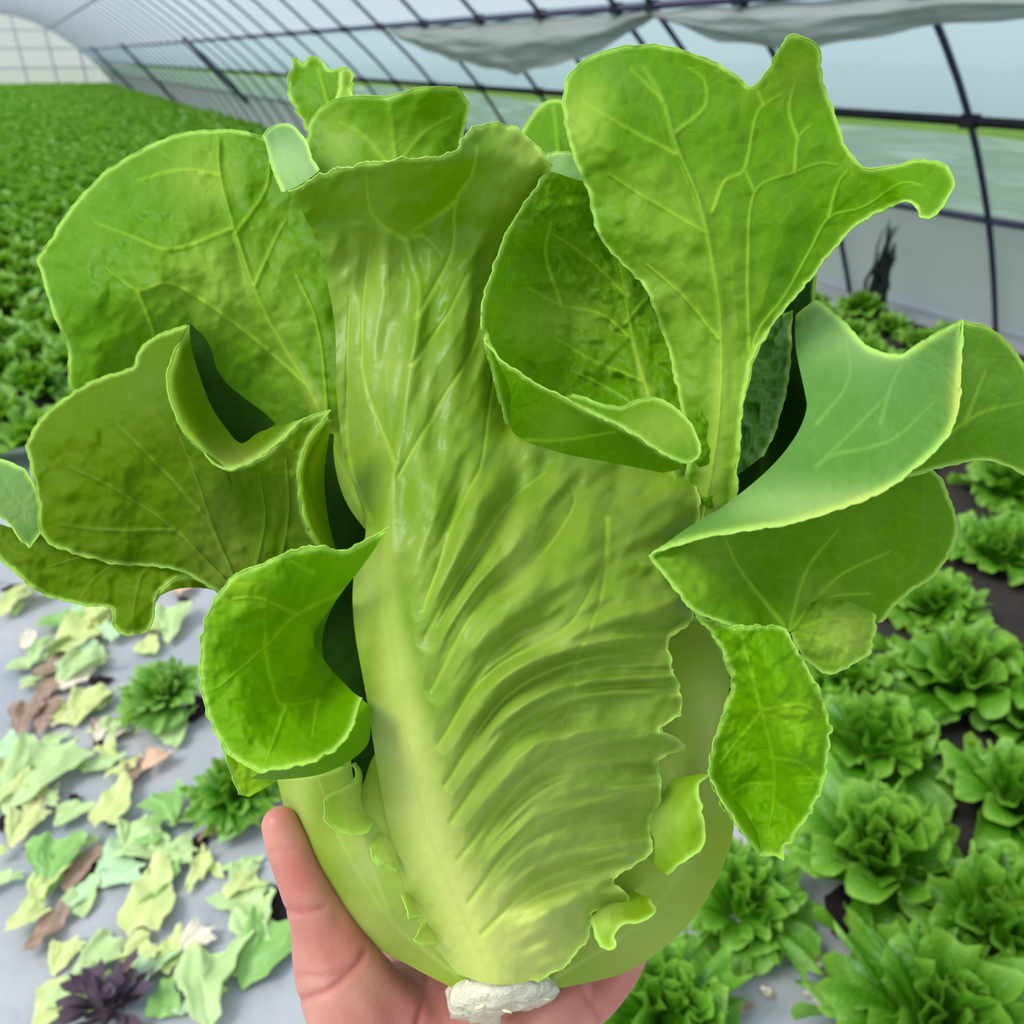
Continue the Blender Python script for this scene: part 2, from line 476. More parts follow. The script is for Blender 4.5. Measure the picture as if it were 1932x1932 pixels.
# grass outside, seen through the vent gap and the film
M_grass = plain('grass', (0.03, 0.08, 0.012), 0.9, 0.1, col2=(0.12, 0.22, 0.03), scale=1.2, bump=0.4)
b = MB(); b.box((0, 20, -0.16), (260, 260, 0.2)); g = b.build('ground', M_grass); tag(g, 'green grass outside the greenhouse, beyond the film', 'grass', kind='structure')

# ------------------------------------------------------------------ the held lettuce
def crom(pts, n, closed=False):
    """smooth curve through points, resampled to n by arc length"""
    P = np.array(pts, float)
    if len(P) == 1: return np.repeat(P, n, 0)
    if len(P) > 2:
        Q = np.vstack([2 * P[0] - P[1], P, 2 * P[-1] - P[-2]]); outp = []
        for i in range(1, len(Q) - 2):
            p0, p1, p2, p3 = Q[i - 1:i + 3]
            for tt in np.linspace(0, 1, 14, endpoint=False):
                outp.append(0.5 * ((2 * p1) + (p2 - p0) * tt + (2 * p0 - 5 * p1 + 4 * p2 - p3) * tt ** 2 + (3 * p1 - p0 - 3 * p2 + p3) * tt ** 3))
        outp.append(P[-1]); P = np.array(outp)
    s = np.r_[0, np.cumsum(np.linalg.norm(np.diff(P, axis=0), axis=1))]
    q = np.linspace(0, s[-1], n)
    return np.stack([np.interp(q, s, P[:, k]) for k in range(P.shape[1])], 1)


def coons(B, T, L, R, nu, nv):
    u = np.linspace(0, 1, nu)[None, :, None]; vq = np.linspace(0, 1, nv)[:, None, None]
    S = (1 - vq) * B[None] + vq * T[None] + (1 - u) * L[:, None] + u * R[:, None]
    S = S - ((1 - u) * (1 - vq) * B[0] + u * (1 - vq) * B[-1] + (1 - u) * vq * T[0] + u * vq * T[-1])
    return S


def relax(S, it):
    for _ in range(it):
        S[1:-1, 1:-1] = 0.25 * (S[:-2, 1:-1] + S[2:, 1:-1] + S[1:-1, :-2] + S[1:-1, 2:])
    return S


def tps(P):
    P = np.array(P, float); X = P[:, :2] / 100.0; n = len(X)
    def U(r2): return np.where(r2 > 1e-9, 0.5 * r2 * np.log(r2 + 1e-12), 0)
    D = ((X[:, None] - X[None]) ** 2).sum(-1)
    K = U(D) + np.eye(n) * 0.15
    A = np.zeros((n + 3, n + 3)); A[:n, :n] = K; A[:n, n] = 1; A[:n, n + 1:] = X; A[n, :n] = 1; A[n + 1:, :n] = X.T
    w_ = np.linalg.solve(A, np.r_[P[:, 2], 0, 0, 0])
    def fn(q):
        q = q / 100.0; D = ((q[:, None] - X[None]) ** 2).sum(-1)
        return U(D) @ w_[:n] + w_[n] + q @ w_[n + 1:]
    return fn


def seg_dist(Q, poly):
    """distance of points to a polyline and position (0..1) along it"""
    P = crom(poly, 40); best = np.full(len(Q), 1e9); bt = np.zeros(len(Q))
    for i in range(len(P) - 1):
        a, b_ = P[i], P[i + 1]; ab = b_ - a
        tt = np.clip(((Q - a) @ ab) / (ab @ ab + 1e-9), 0, 1)
        d_ = np.linalg.norm(Q - (a + tt[:, None] * ab), axis=1)
        mk = d_ < best; best[mk] = d_[mk]; bt[mk] = (i + tt[mk]) / (len(P) - 1)
    return best, bt


def patch(bottom, left, top, right, depth, nu=60, nv=70, veins=(), midrib=None, ribw=40, free='LTR', jag=2.0,
          wr_amp=1.2, wr_scale=70, puff=0.0, puffr=45, ruffle=0.0, pale=(), seed=1, veinw=4.0, ridge=0.5, brown=None, rimw=5.0, stretch=(1, 1, 0), pgrad=None, ribv=0.8, fan=None, fan_amp=0.0, fan_clip=None, upfold=0.0, ribh=2.2, smooth=True):
    """one sheet of leaf: outline as four sides in photo pixels, depth in mm towards the viewer"""
    tl, tr_ = top[0], top[-1]; bl, br = bottom[0], bottom[-1]
    sides = {'B': bottom, 'T': top, 'L': [bl] + list(left) + [tl], 'R': [br] + list(right) + [tr_]}
    n0 = 22
    def grid(a, b_):
        c_ = {k: crom(sides[k], a if k in 'BT' else b_) for k in sides}
        return c_, coons(c_['B'], c_['T'], c_['L'], c_['R'], a, b_)
    _, S0 = grid(n0, n0); relax(S0, 900)
    c_, S = grid(nu, nv)
    ui = np.linspace(0, n0 - 1, nu); vi = np.linspace(0, n0 - 1, nv)
    a0 = np.clip(np.floor(ui).astype(int), 0, n0 - 2); b0 = np.clip(np.floor(vi).astype(int), 0, n0 - 2)
    fu = (ui - a0)[None, :, None]; fv = (vi - b0)[:, None, None]
    Su = (S0[b0][:, a0] * (1 - fu) + S0[b0][:, a0 + 1] * fu) * (1 - fv) + (S0[b0 + 1][:, a0] * (1 - fu) + S0[b0 + 1][:, a0 + 1] * fu) * fv
    if smooth:
        S[1:-1, 1:-1] = Su[1:-1, 1:-1]
        relax(S, 60)
    Q = S.reshape(-1, 2).copy()
    # rim distance
    bd = []
    for k in free:
        bd.append({'L': S[:, 0], 'R': S[:, -1], 'T': S[-1], 'B': S[0]}[k])
    rd = np.full(len(Q), 1e3)
    if bd:
        bp_ = np.vstack(bd)
        q2 = (bp_ ** 2).sum(1)
        for ch in range(0, len(Q), 4000):
            qq = Q[ch:ch + 4000]
            rd[ch:ch + 4000] = np.sqrt(np.maximum((qq ** 2).sum(1)[:, None] + q2[None] - 2 * qq @ bp_.T, 0).min(1))
    if jag:
        e = np.exp(-(rd / 12.0) ** 2)
        Q[:, 0] += jag * e * fbm(Q[:, 0] / 16, Q[:, 1] / 16, seed); Q[:, 1] += jag * e * fbm(Q[:, 0] / 16, Q[:, 1] / 16, seed + 5)
    dd = tps(depth)(Q)
    rib = np.zeros(len(Q)); vn = np.zeros(len(Q)); near = np.full(len(Q), 300.0)
    if midrib:
        ds, ts = seg_dist(Q, midrib); ts0 = ts; wd = ribw * np.clip(1 - 1.25 * ts, 0.10, 1) + 3
        rib = np.exp(-(ds / wd) ** 2); near = np.minimum(near, np.maximum(ds - wd * 0.6, 0))
        dd += rib * ribh * (1 - 0.7 * ts)
        vn = np.maximum(vn, np.exp(-(ds / (veinw * 1.1)) ** 2) * ribv * (1 - 0.5 * ts))
    for vq in veins:
        ds, ts = seg_dist(Q, vq); wd = veinw * (1.15 - 0.6 * ts)
        vn = np.maximum(vn, np.exp(-(ds / wd) ** 2) * (1 - 0.35 * ts)); near = np.minimum(near, ds)
    if puff:
        pf = 1 - np.exp(-(near / puffr) ** 2)
        dd += puff * pf * np.clip(rd / 50, 0, 1) * (0.75 + 0.5 * fbm(Q[:, 0] / 60, Q[:, 1] / 60, seed + 9, 2))
    dd += ridge * vn * np.clip(rd / 20, 0, 1)
    qx = Q[:, 0] * math.cos(stretch[2]) + Q[:, 1] * math.sin(stretch[2]); qy = -Q[:, 0] * math.sin(stretch[2]) + Q[:, 1] * math.cos(stretch[2])
    if upfold:
        dd += upfold * np.clip((1000 - Q[:, 1]) / 200, 0, 1) * np.clip((Q[:, 1] - 380) / 80, 0, 1) * fbm((Q[:, 0] + 0.12 * Q[:, 1]) / 55, Q[:, 1] / 210, seed + 41, 2)
    dd += wr_amp * fbm(qx / (wr_scale * stretch[0]), qy / (wr_scale * stretch[1]), seed + 2, 3) * (1 - 0.8 * rib)
    if fan:      # folds that run along the side veins
        pts_ = []
        for i, vq in enumerate(fan):
            for q in crom(vq, 9): pts_.append((q[0], q[1], i * 10.0))
        ph = tps(pts_)(Q) / 10.0
        al = np.hypot(Q[:, 0] - fan_clip[0], Q[:, 1] - fan_clip[1])
        msk = np.clip((seg_dist(Q, fan_clip[2])[0] - 30) / 90, 0, 1) * np.clip((Q[:, 0] - np.interp(Q[:, 1], [p[1] for p in fan_clip[2][::-1]], [p[0] for p in fan_clip[2][::-1]]) - 20) / 60, 0, 1) * np.clip((Q[:, 1] - fan_clip[3]) / 120, 0, 1)
        crk = np.clip((Q[:, 0] - 1080) / 140, 0, 1)
        dd += fan_amp * msk * (0.55 * np.cos(2 * math.pi * (ph - 0.5) + 0.7 * vnoise(al / 90, ph, 3)) + 0.75 * vnoise(ph * 2.6, al / 130, seed + 31) + (0.30 + 0.5 * crk) * vnoise(ph * 6.0, al / 70, seed + 33))
    if ruffle:
        dd += ruffle * np.exp(-rd / 35.0) * fbm(Q[:, 0] / 45, Q[:, 1] / 45, seed + 4, 2)
    pal = rib * 0.9 * (np.clip(1.5 - 2.0 * ts0, 0.12, 1) if midrib else 1)
    if pgrad: pal = np.maximum(pal, np.interp(Q[:, 1], pgrad[0], pgrad[1]))
    for (cx, cy, rx, ry, amt) in pale:  # pale ovals; several put the sheen of the blade into its colour
        pal = np.maximum(pal, amt * np.exp(-(((Q[:, 0] - cx) / rx) ** 2 + ((Q[:, 1] - cy) / ry) ** 2)))
    rim = np.exp(-(rd / rimw) ** 2)
    bro = np.zeros(len(Q))
    for (cx, cy, rx, ry, amt) in (brown or ()):
        bro = np.maximum(bro, amt * np.exp(-(((Q[:, 0] - cx) / rx) ** 2 + ((Q[:, 1] - cy) / ry) ** 2)) * np.exp(-rd / 14.0))
    V = CAM + (Rv[None] * ((Q[:, :1] - 966) / FPX) + Uv[None] * ((966 - Q[:, 1:]) / FPX) + Fv[None]) * (D0 - dd[:, None] * 0.001)
    idx = np.arange(nu * nv).reshape(nv, nu)
    Fq = np.stack([idx[:-1, :-1], idx[:-1, 1:], idx[1:, 1:], idx[1:, :-1]], -1).reshape(-1, 4)
    out = dict(V=V, F=Fq, uv=Q / 1000.0, vein=vn, pale=pal, rim=rim, brown=bro)
    # thickened margin: a fine cord along the free sides
    cords = []
    for k in free:
        ii = {'L': idx[:, 0], 'R': idx[:, -1], 'T': idx[-1], 'B': idx[0]}[k]
        cords.append(ii)
    for ii in cords:
        P = V[ii]; tg = np.gradient(P, axis=0); tg /= np.linalg.norm(tg, axis=1, keepdims=True) + 1e-12
        a = np.cross(tg, Fv); a /= np.linalg.norm(a, axis=1, keepdims=True) + 1e-12; b_ = np.cross(tg, a)
        m_ = 5; r = 0.00032
        ring = np.stack([P + r * (a * math.cos(2 * math.pi * k / m_) + b_ * math.sin(2 * math.pi * k / m_)) for k in range(m_)], 1)
        n1 = len(out['V']); nn = len(P)
        J, K = np.meshgrid(np.arange(nn - 1), np.arange(m_), indexing='ij')
        fq = np.stack([n1 + J * m_ + K, n1 + J * m_ + (K + 1) % m_, n1 + (J + 1) * m_ + (K + 1) % m_, n1 + (J + 1) * m_ + K], -1).reshape(-1, 4)
        out['V'] = np.vstack([out['V'], ring.reshape(-1, 3)]); out['F'] = np.vstack([out['F'], fq])
        for key, val in (('vein', 0), ('pale', 0.3), ('rim', 0.8), ('brown', None)):
            ext = np.repeat(bro[ii], m_) if val is None else np.full(nn * m_, float(val))
            out[key] = np.r_[out[key], ext]
        out['uv'] = np.vstack([out['uv'], np.repeat(out['uv'][ii], m_, 0)])
    return out


def leaf_obj(name, patches, mat, parent, label=None):
    n = 0; V = []; Fq = []; A = {k: [] for k in ('vein', 'pale', 'rim', 'brown')}; UVs = []
    for p in patches:
        V.append(p['V']); Fq.append(p['F'] + n); n += len(p['V']); UVs.append(p['uv'])
        for k in A: A[k].append(p[k])
    V = np.vstack(V); Fq = np.vstack(Fq); UVs = np.vstack(UVs)
    base = np.array(parent.location)
    me = bpy.data.meshes.new(name)
    me.vertices.add(len(V)); me.vertices.foreach_set('co', (V - base).ravel())
    me.loops.add(Fq.size); me.loops.foreach_set('vertex_index', Fq.ravel().astype(np.int32))
    me.polygons.add(len(Fq)); me.polygons.foreach_set('loop_start', np.arange(0, Fq.size, 4, dtype=np.int32))
    me.polygons.foreach_set('use_smooth', np.ones(len(Fq), dtype=bool))
    ul = me.uv_layers.new(name='UVMap'); ul.data.foreach_set('uv', UVs[Fq.ravel()].ravel().astype(np.float32))
    for k in A:
        at = me.attributes.new(k, 'FLOAT', 'POINT'); at.data.foreach_set('value', np.concatenate(A[k]).astype(np.float32))
    me.update(); me.validate()
    o = obj(name, me, mat, parent)
    if label: o['label'] = label
    return o


BASE = pt(945, 1900, D0)
HEAD = empty('lettuce', tuple(BASE))
tag(HEAD, 'large freshly cut green lettuce head held up in a hand', 'lettuce')

# big front leaf: broad pale rib from the stump up to the flared top edge
H = patch(
    bottom=[(862, 1838), (935, 1858), (1012, 1850)],
    left=[(790, 1740), (742, 1600), (712, 1450), (692, 1320), (668, 1180), (668, 1080), (690, 990), (650, 860), (635, 740), (630, 600), (595, 450)],
    top=[(546, 362), (600, 334), (680, 308), (770, 298), (850, 290), (873, 262), (897, 238), (950, 235), (1000, 262), (1038, 312)],
    right=[(1062, 1825), (1108, 1770), (1122, 1722), (1185, 1700), (1160, 1655), (1232, 1610), (1225, 1560), (1250, 1490), (1240, 1440), (1292, 1405), (1240, 1375), (1288, 1338), (1262, 1215), (1310, 1158), (1300, 1050), (1320, 960), (1290, 870), (1150, 790), (1030, 700), (975, 600), (990, 450)],
    depth=[(935, 1850, 19), (862, 1838, 12), (1012, 1850, 12), (830, 1600, 30), (790, 1400, 42), (760, 1200, 44), (738, 1050, 38), (745, 850, 26), (785, 650, 12), (770, 470, 2), (850, 290, 26), (690, 310, 28), (560, 360, 12), (640, 420, 2), (900, 420, 2), (950, 240, 8), (1030, 310, 2),
           (705, 1400, 26), (672, 1130, 20), (655, 850, 6), (620, 600, -4), (930, 600, 0), (1000, 720, -8), (1030, 640, -22), (1000, 460, -16), (960, 900, 18), (1100, 920, 12), (1280, 900, -2), (1050, 1200, 46), (1050, 1400, 50), (1050, 1600, 34), (1250, 1150, 22), (1280, 1340, 20), (1240, 1500, 18), (1225, 1600, 12), (1120, 1740, 14), (1030, 1750, 20), (1080, 1790, 16)],
    nu=270, nv=400, midrib=[(930, 1850), (862, 1700), (800, 1550), (768, 1400), (742, 1250), (724, 1120), (732, 1000), (748, 850), (775, 700), (790, 560), (765, 450)], ribw=92, ribh=5.0,
    veins=[[(800, 1150), (850, 1000), (905, 880), (920, 780), (935, 690)], [(802, 1200), (870, 1080), (960, 950), (1030, 890)], [(815, 1300), (900, 1150), (1010, 1060), (1080, 960), (1075, 910)],
           [(830, 1400), (920, 1270), (1060, 1190), (1130, 1080), (1145, 980)], [(840, 1480), (950, 1320), (1080, 1250), (1230, 1225)], [(850, 1550), (960, 1400), (1090, 1310), (1250, 1290)], [(865, 1620), (1000, 1460), (1120, 1400), (1220, 1385)],
           [(885, 1700), (1000, 1560), (1150, 1500), (1230, 1490)], [(910, 1760), (1020, 1660), (1200, 1600)], [(1145, 980), (1135, 1120), (1090, 1240), (1085, 1300), (1060, 1370)],
           [(745, 870), (690, 720), (685, 580), (700, 450)], [(750, 900), (830, 760), (890, 660), (920, 560)], [(785, 600), (850, 480), (860, 380), (890, 330), (900, 270)], [(765, 450), (735, 435), (700, 400), (690, 330)], [(775, 445), (800, 445), (830, 480)],
           [(860, 380), (820, 410), (770, 440)], [(775, 690), (840, 600), (880, 520)], [(700, 980), (660, 860), (655, 700), (660, 560)]],
    pale=[(950, 1780, 160, 140, .85), (1000, 1620, 180, 140, .30), (1050, 1440, 150, 60, .30), (1060, 1200, 120, 40, .35), (700, 1120, 60, 130, .4), (700, 650, 80, 260, .25), (1000, 270, 60, 60, .3), (980, 1060, 50, 120, .35)],
    free='TR', wr_amp=0.9, wr_scale=60, puff=3.0, puffr=34, ruffle=2.5, ribv=0.35, jag=4, seed=3, veinw=4.5, ridge=-0.8, stretch=(2.2, 0.8, -0.95), pgrad=((300, 450, 800, 1300, 1800), (0, .04, .10, .17, .40)), fan_amp=4.2, upfold=4.0, fan_clip=(930, 1840, [(945, 1850), (890, 1720), (838, 1560), (800, 1380), (765, 1200), (742, 1050), (745, 850), (760, 700)], 820),
    fan=[[(910, 1760), (1020, 1690), (1200, 1640)], [(890, 1710), (1000, 1590), (1150, 1540), (1240, 1530)], [(870, 1640), (1000, 1490), (1120, 1440), (1240, 1430)], [(850, 1550), (960, 1400), (1090, 1330), (1270, 1310)], [(840, 1480), (950, 1320), (1080, 1250), (1260, 1235)], [(830, 1400), (920, 1260), (1060, 1170), (1170, 1090), (1270, 1060)], [(815, 1300), (900, 1140), (1010, 1050), (1085, 950), (1180, 880)], [(802, 1200), (870, 1080), (960, 950), (1030, 880)], [(798, 1120), (850, 1000), (905, 880), (925, 780)], [(770, 1020), (800, 900), (840, 780)]])
leaf_obj('leaf', [H], M_front, HEAD, 'broad front leaf with a wide pale rib and flared top edge')

# upper left leaf
A = patch(
    bottom=[(655, 1030), (760, 1040)], left=[(610, 960), (540, 880), (400, 800), (260, 760), (140, 740), (128, 660), (98, 580)],
    top=[(70, 490), (130, 400), (190, 332), (260, 286), (340, 252), (420, 245), (470, 250), (508, 264)],
    right=[(720, 860), (690, 640), (600, 430)],
    depth=[(700, 1030, -4), (600, 770, -10), (500, 590, -14), (435, 410, -20), (415, 260, -34), (80, 500, -22), (130, 700, -26), (260, 290, -40), (300, 530, -2), (180, 440, -14), (640, 600, -16), (520, 300, -30), (400, 700, -30), (460, 790, -46), (300, 700, -24), (560, 900, -40), (700, 800, -10), (180, 600, -12), (540, 420, -24)],
    nu=230, nv=250, midrib=[(695, 1010), (600, 770), (500, 590), (445, 440), (415, 330), (412, 262)], ribw=26,
    veins=[[(575, 725), (480, 640), (400, 580), (320, 535), (260, 548), (200, 505)], [(480, 540), (520, 450), (540, 415)], [(440, 430), (330, 470), (260, 450), (180, 420)], [(445, 440), (500, 360), (510, 300)], [(260, 548), (290, 640), (250, 690)], [(415, 330), (340, 320), (260, 340)], [(620, 800), (600, 620), (560, 520)]],
    pale=[(420, 540, 110, 90, .55), (390, 330, 60, 80, .45), (530, 600, 60, 200, .3)], wr_amp=2.0, wr_scale=60, puff=3.5, puffr=45, ruffle=2, free='LT', seed=8, ridge=1.2, veinw=4)  # pale spot on the upturned blade is painted sheen
leaf_obj('leaf', [A], M_leaf, HEAD, 'rounded upper left leaf with a pale branching rib')

# leaves peeping out at the top behind the front leaf
L2 = patch(bottom=[(600, 430), (850, 430)], left=[(575, 310)], top=[(583, 240), (600, 208), (640, 184), (690, 181), (728, 183), (765, 171), (820, 164), (865, 168), (886, 198)], right=[(868, 290)],
           depth=[(600, 430, -40), (850, 430, -40), (730, 400, -26), (583, 240, -52), (730, 185, -32), (886, 198, -44), (820, 170, -34), (730, 290, -42), (650, 190, -44)], nu=70, nv=60, midrib=[(740, 420), (745, 300), (735, 195)], ribw=16,
           veins=[[(742, 320), (690, 260), (640, 230)], [(742, 320), (800, 250), (850, 220)]], pale=[(640, 260, 40, 70, .4), (730, 270, 50, 40, .3)], puff=2, ruffle=2.5, seed=21)
leaf_obj('leaf', [L2], M_leaf, HEAD, 'small cupped leaf standing up behind the front leaf')
L1 = patch(bottom=[(600, 290), (700, 270)], left=[(570, 225), (548, 185)], top=[(543, 150), (556, 114), (572, 122), (582, 108), (608, 113), (622, 128), (650, 126), (666, 138), (662, 178)], right=[(670, 220)],
           depth=[(600, 290, -66), (700, 270, -66), (543, 150, -76), (582, 108, -74), (664, 140, -60), (610, 190, -66)], nu=50, nv=50, midrib=[(640, 280), (620, 200), (600, 130)], ribw=10, ruffle=4, jag=4, seed=31)
L1b = patch(bottom=[(632, 196), (672, 194)], left=[(640, 165)], top=[(640, 135), (652, 128), (668, 140)], right=[(660, 168)], depth=[(632, 196, -50), (672, 194, -50), (640, 135, -54), (668, 140, -48)], nu=16, nv=20, ruffle=4, seed=33, pale=[(655, 160, 40, 40, .6)])
leaf_obj('leaf', [L1, L1b], M_leaf, HEAD, 'topmost left leaf tip with a notched edge')
L3 = patch(bottom=[(532, 363), (560, 352), (604, 322)], left=[(513, 312)], top=[(497, 256), (520, 235), (552, 238), (576, 262)], right=[(588, 295)],
           depth=[(532, 363, 10), (604, 322, 10), (497, 256, -22), (552, 238, -36), (550, 300, -6)], nu=30, nv=40, ruffle=1.5, seed=35, pale=[(545, 310, 60, 60, .8)], veins=[[(560, 350), (540, 300), (520, 250)]])
leaf_obj('leaf', [L3], M_blue, HEAD, 'small pale folded leaf corner at the upper left')
Nl = patch(bottom=[(985, 420), (1130, 420)], left=[(975, 300)], top=[(985, 246), (1010, 208), (1042, 187), (1070, 196), (1090, 240)], right=[(1120, 330)],
           depth=[(985, 420, -45), (1130, 420, -40), (985, 246, -50), (1042, 187, -52), (1080, 300, -34)], nu=36, nv=40, midrib=[(1060, 420), (1055, 300), (1045, 200)], ribw=10, seed=41, ruffle=2)
leaf_obj('leaf', [Nl], M_leaf, HEAD, 'dark leaf tip between the two upper leaves')
N2 = patch(bottom=[(1010, 400), (1150, 420)], left=[(1015, 350)], top=[(1030, 292), (1070, 285), (1125, 300)], right=[(1140, 360)],
           depth=[(1010, 400, -24), (1150, 420, -24), (1030, 292, -34), (1125, 300, -34), (1070, 350, -22)], nu=30, nv=26, seed=43, ruffle=2, pale=[(1060, 310, 70, 40, .6)])
leaf_obj('leaf', [N2], M_blue, HEAD, 'pale leaf fold tucked behind the upper right leaf')

# upper right leaf with spiky lobes
C = patch(
    bottom=[(1275, 1000), (1330, 985), (1388, 965)], left=[(1300, 860), (1285, 760), (1255, 640), (1215, 540), (1175, 500), (1128, 440), (1112, 362), (1085, 300)],
    top=[(1066, 232), (1063, 180), (1075, 140), (1112, 107), (1180, 88), (1245, 85), (1330, 110), (1385, 140), (1412, 163), (1440, 146), (1466, 100), (1490, 65), (1525, 75), (1546, 97), (1550, 150), (1575, 215), (1600, 285), (1640, 318), (1690, 310), (1745, 300), (1786, 318), (1798, 350), (1782, 386), (1760, 408), (1735, 413)],
    right=[(1398, 800), (1418, 680), (1470, 595), (1540, 512), (1600, 440), (1650, 404), (1705, 384), (1727, 392)],
    depth=[(1330, 985, -2), (1275, 1000, -2), (1388, 965, 4), (1350, 750, 6), (1355, 550, 8), (1325, 400, 8), (1260, 220, 0), (1210, 95, -12), (1075, 200, 4), (1112, 362, 4), (1150, 250, 10), (1150, 470, 2), (1412, 163, -16), (1490, 70, -4), (1550, 150, -22), (1600, 290, -16), (1790, 340, 4), (1735, 412, 12), (1650, 404, -14), (1530, 520, -8), (1425, 650, 2), (1450, 300, -8), (1510, 420, -4), (1250, 640, -6), (1300, 120, -14), (1700, 340, -2)],
    nu=290, nv=320, midrib=[(1325, 985), (1355, 800), (1360, 620), (1345, 500), (1320, 380), (1275, 270), (1252, 190), (1215, 128)], ribw=26,
    veins=[[(1275, 250), (1330, 200), (1328, 150), (1300, 128)], [(1345, 400), (1368, 342), (1405, 318), (1425, 225), (1442, 198), (1475, 178)], [(1380, 960), (1395, 800), (1425, 640), (1480, 560), (1530, 470), (1565, 410), (1630, 390), (1700, 345), (1740, 350)],
           [(1415, 660), (1412, 500), (1425, 362), (1500, 325), (1545, 308), (1580, 310)], [(1425, 362), (1405, 318)], [(1500, 325), (1506, 262), (1530, 235)], [(1565, 410), (1580, 350), (1600, 320)], [(1355, 640), (1290, 560), (1220, 500)], [(1335, 440), (1230, 380), (1150, 330)], [(1252, 190), (1190, 130)], [(1275, 290), (1180, 240), (1100, 190)], [(1442, 198), (1430, 170)], [(1506, 262), (1490, 210), (1500, 150)]],
    pale=[(1100, 230, 50, 80, .6), (1250, 600, 120, 180, .4), (1380, 700, 60, 250, .45), (1500, 130, 50, 60, .35), (1250, 400, 120, 120, .3)], wr_amp=1.6, wr_scale=70, puff=3.0, puffr=40, ruffle=1.5, free='LTR', jag=2.5, seed=51, ridge=0.9, veinw=3.8)  # pale spot at the left lobe is painted sheen
leaf_obj('leaf', [C], M_leaf, HEAD, 'tall upper right leaf with pointed lobes and netted veins')

# cupped leaf in the middle right with a bright rolled margin
D1 = patch(bottom=[(955, 800), (1050, 860), (1180, 920), (1345, 960)], left=[(918, 660), (908, 595), (925, 520), (960, 430), (1000, 370)], top=[(1035, 320), (1075, 335), (1130, 350)], right=[(1350, 800), (1320, 600), (1250, 450)],
           depth=[(955, 800, 14), (1050, 860, -2), (1180, 920, -10), (1345, 960, -4), (908, 595, 44), (915, 650, 46), (925, 520, 34), (960, 430, 20), (1035, 320, 2), (1000, 560, -2), (980, 470, 2), (1060, 520, -14), (1100, 640, -16), (1200, 640, -18), (1240, 500, -16), (1320, 700, -10), (1150, 780, -4), (1060, 720, -2), (1130, 370, -14), (1250, 860, 2)],
           nu=150, nv=180, midrib=[(1290, 950), (1240, 800), (1195, 640), (1170, 500), (1140, 400)], ribw=18,
           veins=[[(1195, 640), (1130, 590), (1060, 575), (1000, 545)], [(1215, 720), (1120, 680), (1050, 640)], [(1185, 560), (1100, 480), (1040, 440)], [(1060, 575), (1030, 480), (1040, 420)], [(1180, 610), (1240, 540)], [(1250, 800), (1160, 740), (1080, 700)]],
           pale=[(1100, 600, 120, 60, .3), (1120, 520, 60, 60, .2)], wr_amp=3.2, wr_scale=42, puff=4, puffr=30, free='L', seed=61, ridge=1.5)
D2 = patch(bottom=[(925, 640), (962, 740), (968, 815), (1050, 852), (1150, 872), (1250, 892)], left=[(916, 620)], top=[(909, 598), (920, 648), (960, 690), (1080, 760), (1180, 810), (1240, 848), (1290, 872)], right=[(1280, 885)],
           depth=[(909, 598, 44), (920, 648, 48), (960, 690, 54), (1080, 760, 57), (1180, 810, 56), (1290, 872, 52), (968, 815, 28), (1050, 852, 28), (1150, 872, 30), (1250, 892, 36), (1060, 800, 46)], nu=80, nv=30, smooth=False, free='T', seed=63, wr_amp=1.0, pale=[(1060, 800, 60, 40, .2)], veins=[[(960, 830), (1060, 830), (1160, 815)]])
D3 = patch(bottom=[(1060, 752), (1180, 810), (1240, 849), (1290, 873), (1312, 868)], left=[(1064, 748)], top=[(1080, 744), (1160, 768), (1215, 752), (1262, 762), (1305, 800), (1321, 840)], right=[(1320, 858)],
           depth=[(1060, 752, 56), (1180, 810, 57), (1312, 868, 52), (1080, 744, 48), (1215, 752, 30), (1305, 800, 34), (1321, 840, 46), (1240, 800, 44)], nu=50, nv=24, smooth=False, free='BTR', seed=65, wr_amp=0.8, pale=[(1250, 810, 80, 50, .6)])
leaf_obj('leaf', [D1, D2, D3], M_leaf, HEAD, 'cupped middle leaf with a bright wavy margin and deep wrinkles')

# right side leaf folding its blue-green face down
E1 = patch(bottom=[(1222, 1049), (1230, 1046)], left=[(1330, 975), (1420, 936), (1500, 906), (1533, 862), (1522, 760), (1502, 660)], top=[(1500, 592), (1540, 568), (1585, 600), (1640, 655), (1700, 668), (1760, 632), (1816, 603)],
           right=[(1300, 1022), (1400, 1002), (1500, 986), (1640, 940), (1720, 890), (1780, 832), (1806, 780), (1813, 700)],
           depth=[(1222, 1049, 32), (1400, 1002, 54), (1640, 940, 66), (1780, 832, 64), (1813, 700, 44), (1816, 603, 26), (1330, 975, 34), (1500, 906, 30), (1533, 862, 22), (1510, 700, -10), (1500, 592, -30), (1540, 568, -34), (1700, 668, -6), (1640, 800, 28), (1600, 900, 48), (1740, 760, 38)],
           nu=160, nv=190, free='TR', veins=[[(1540, 880), (1620, 800), (1680, 740)], [(1560, 860), (1680, 830), (1760, 760)], [(1540, 800), (1600, 720), (1600, 640)], [(1660, 800), (1680, 730), (1700, 690)]], wr_amp=0.9, wr_scale=60, puff=1.0, pale=[(1500, 950, 250, 45, .75), (1620, 640, 120, 60, .5), (1560, 600, 60, 60, .4)], seed=71, brown=[(1806, 740, 25, 60, .9), (1640, 940, 180, 30, .45), (1560, 970, 120, 30, .5)], rimw=9, ridge=0.5)
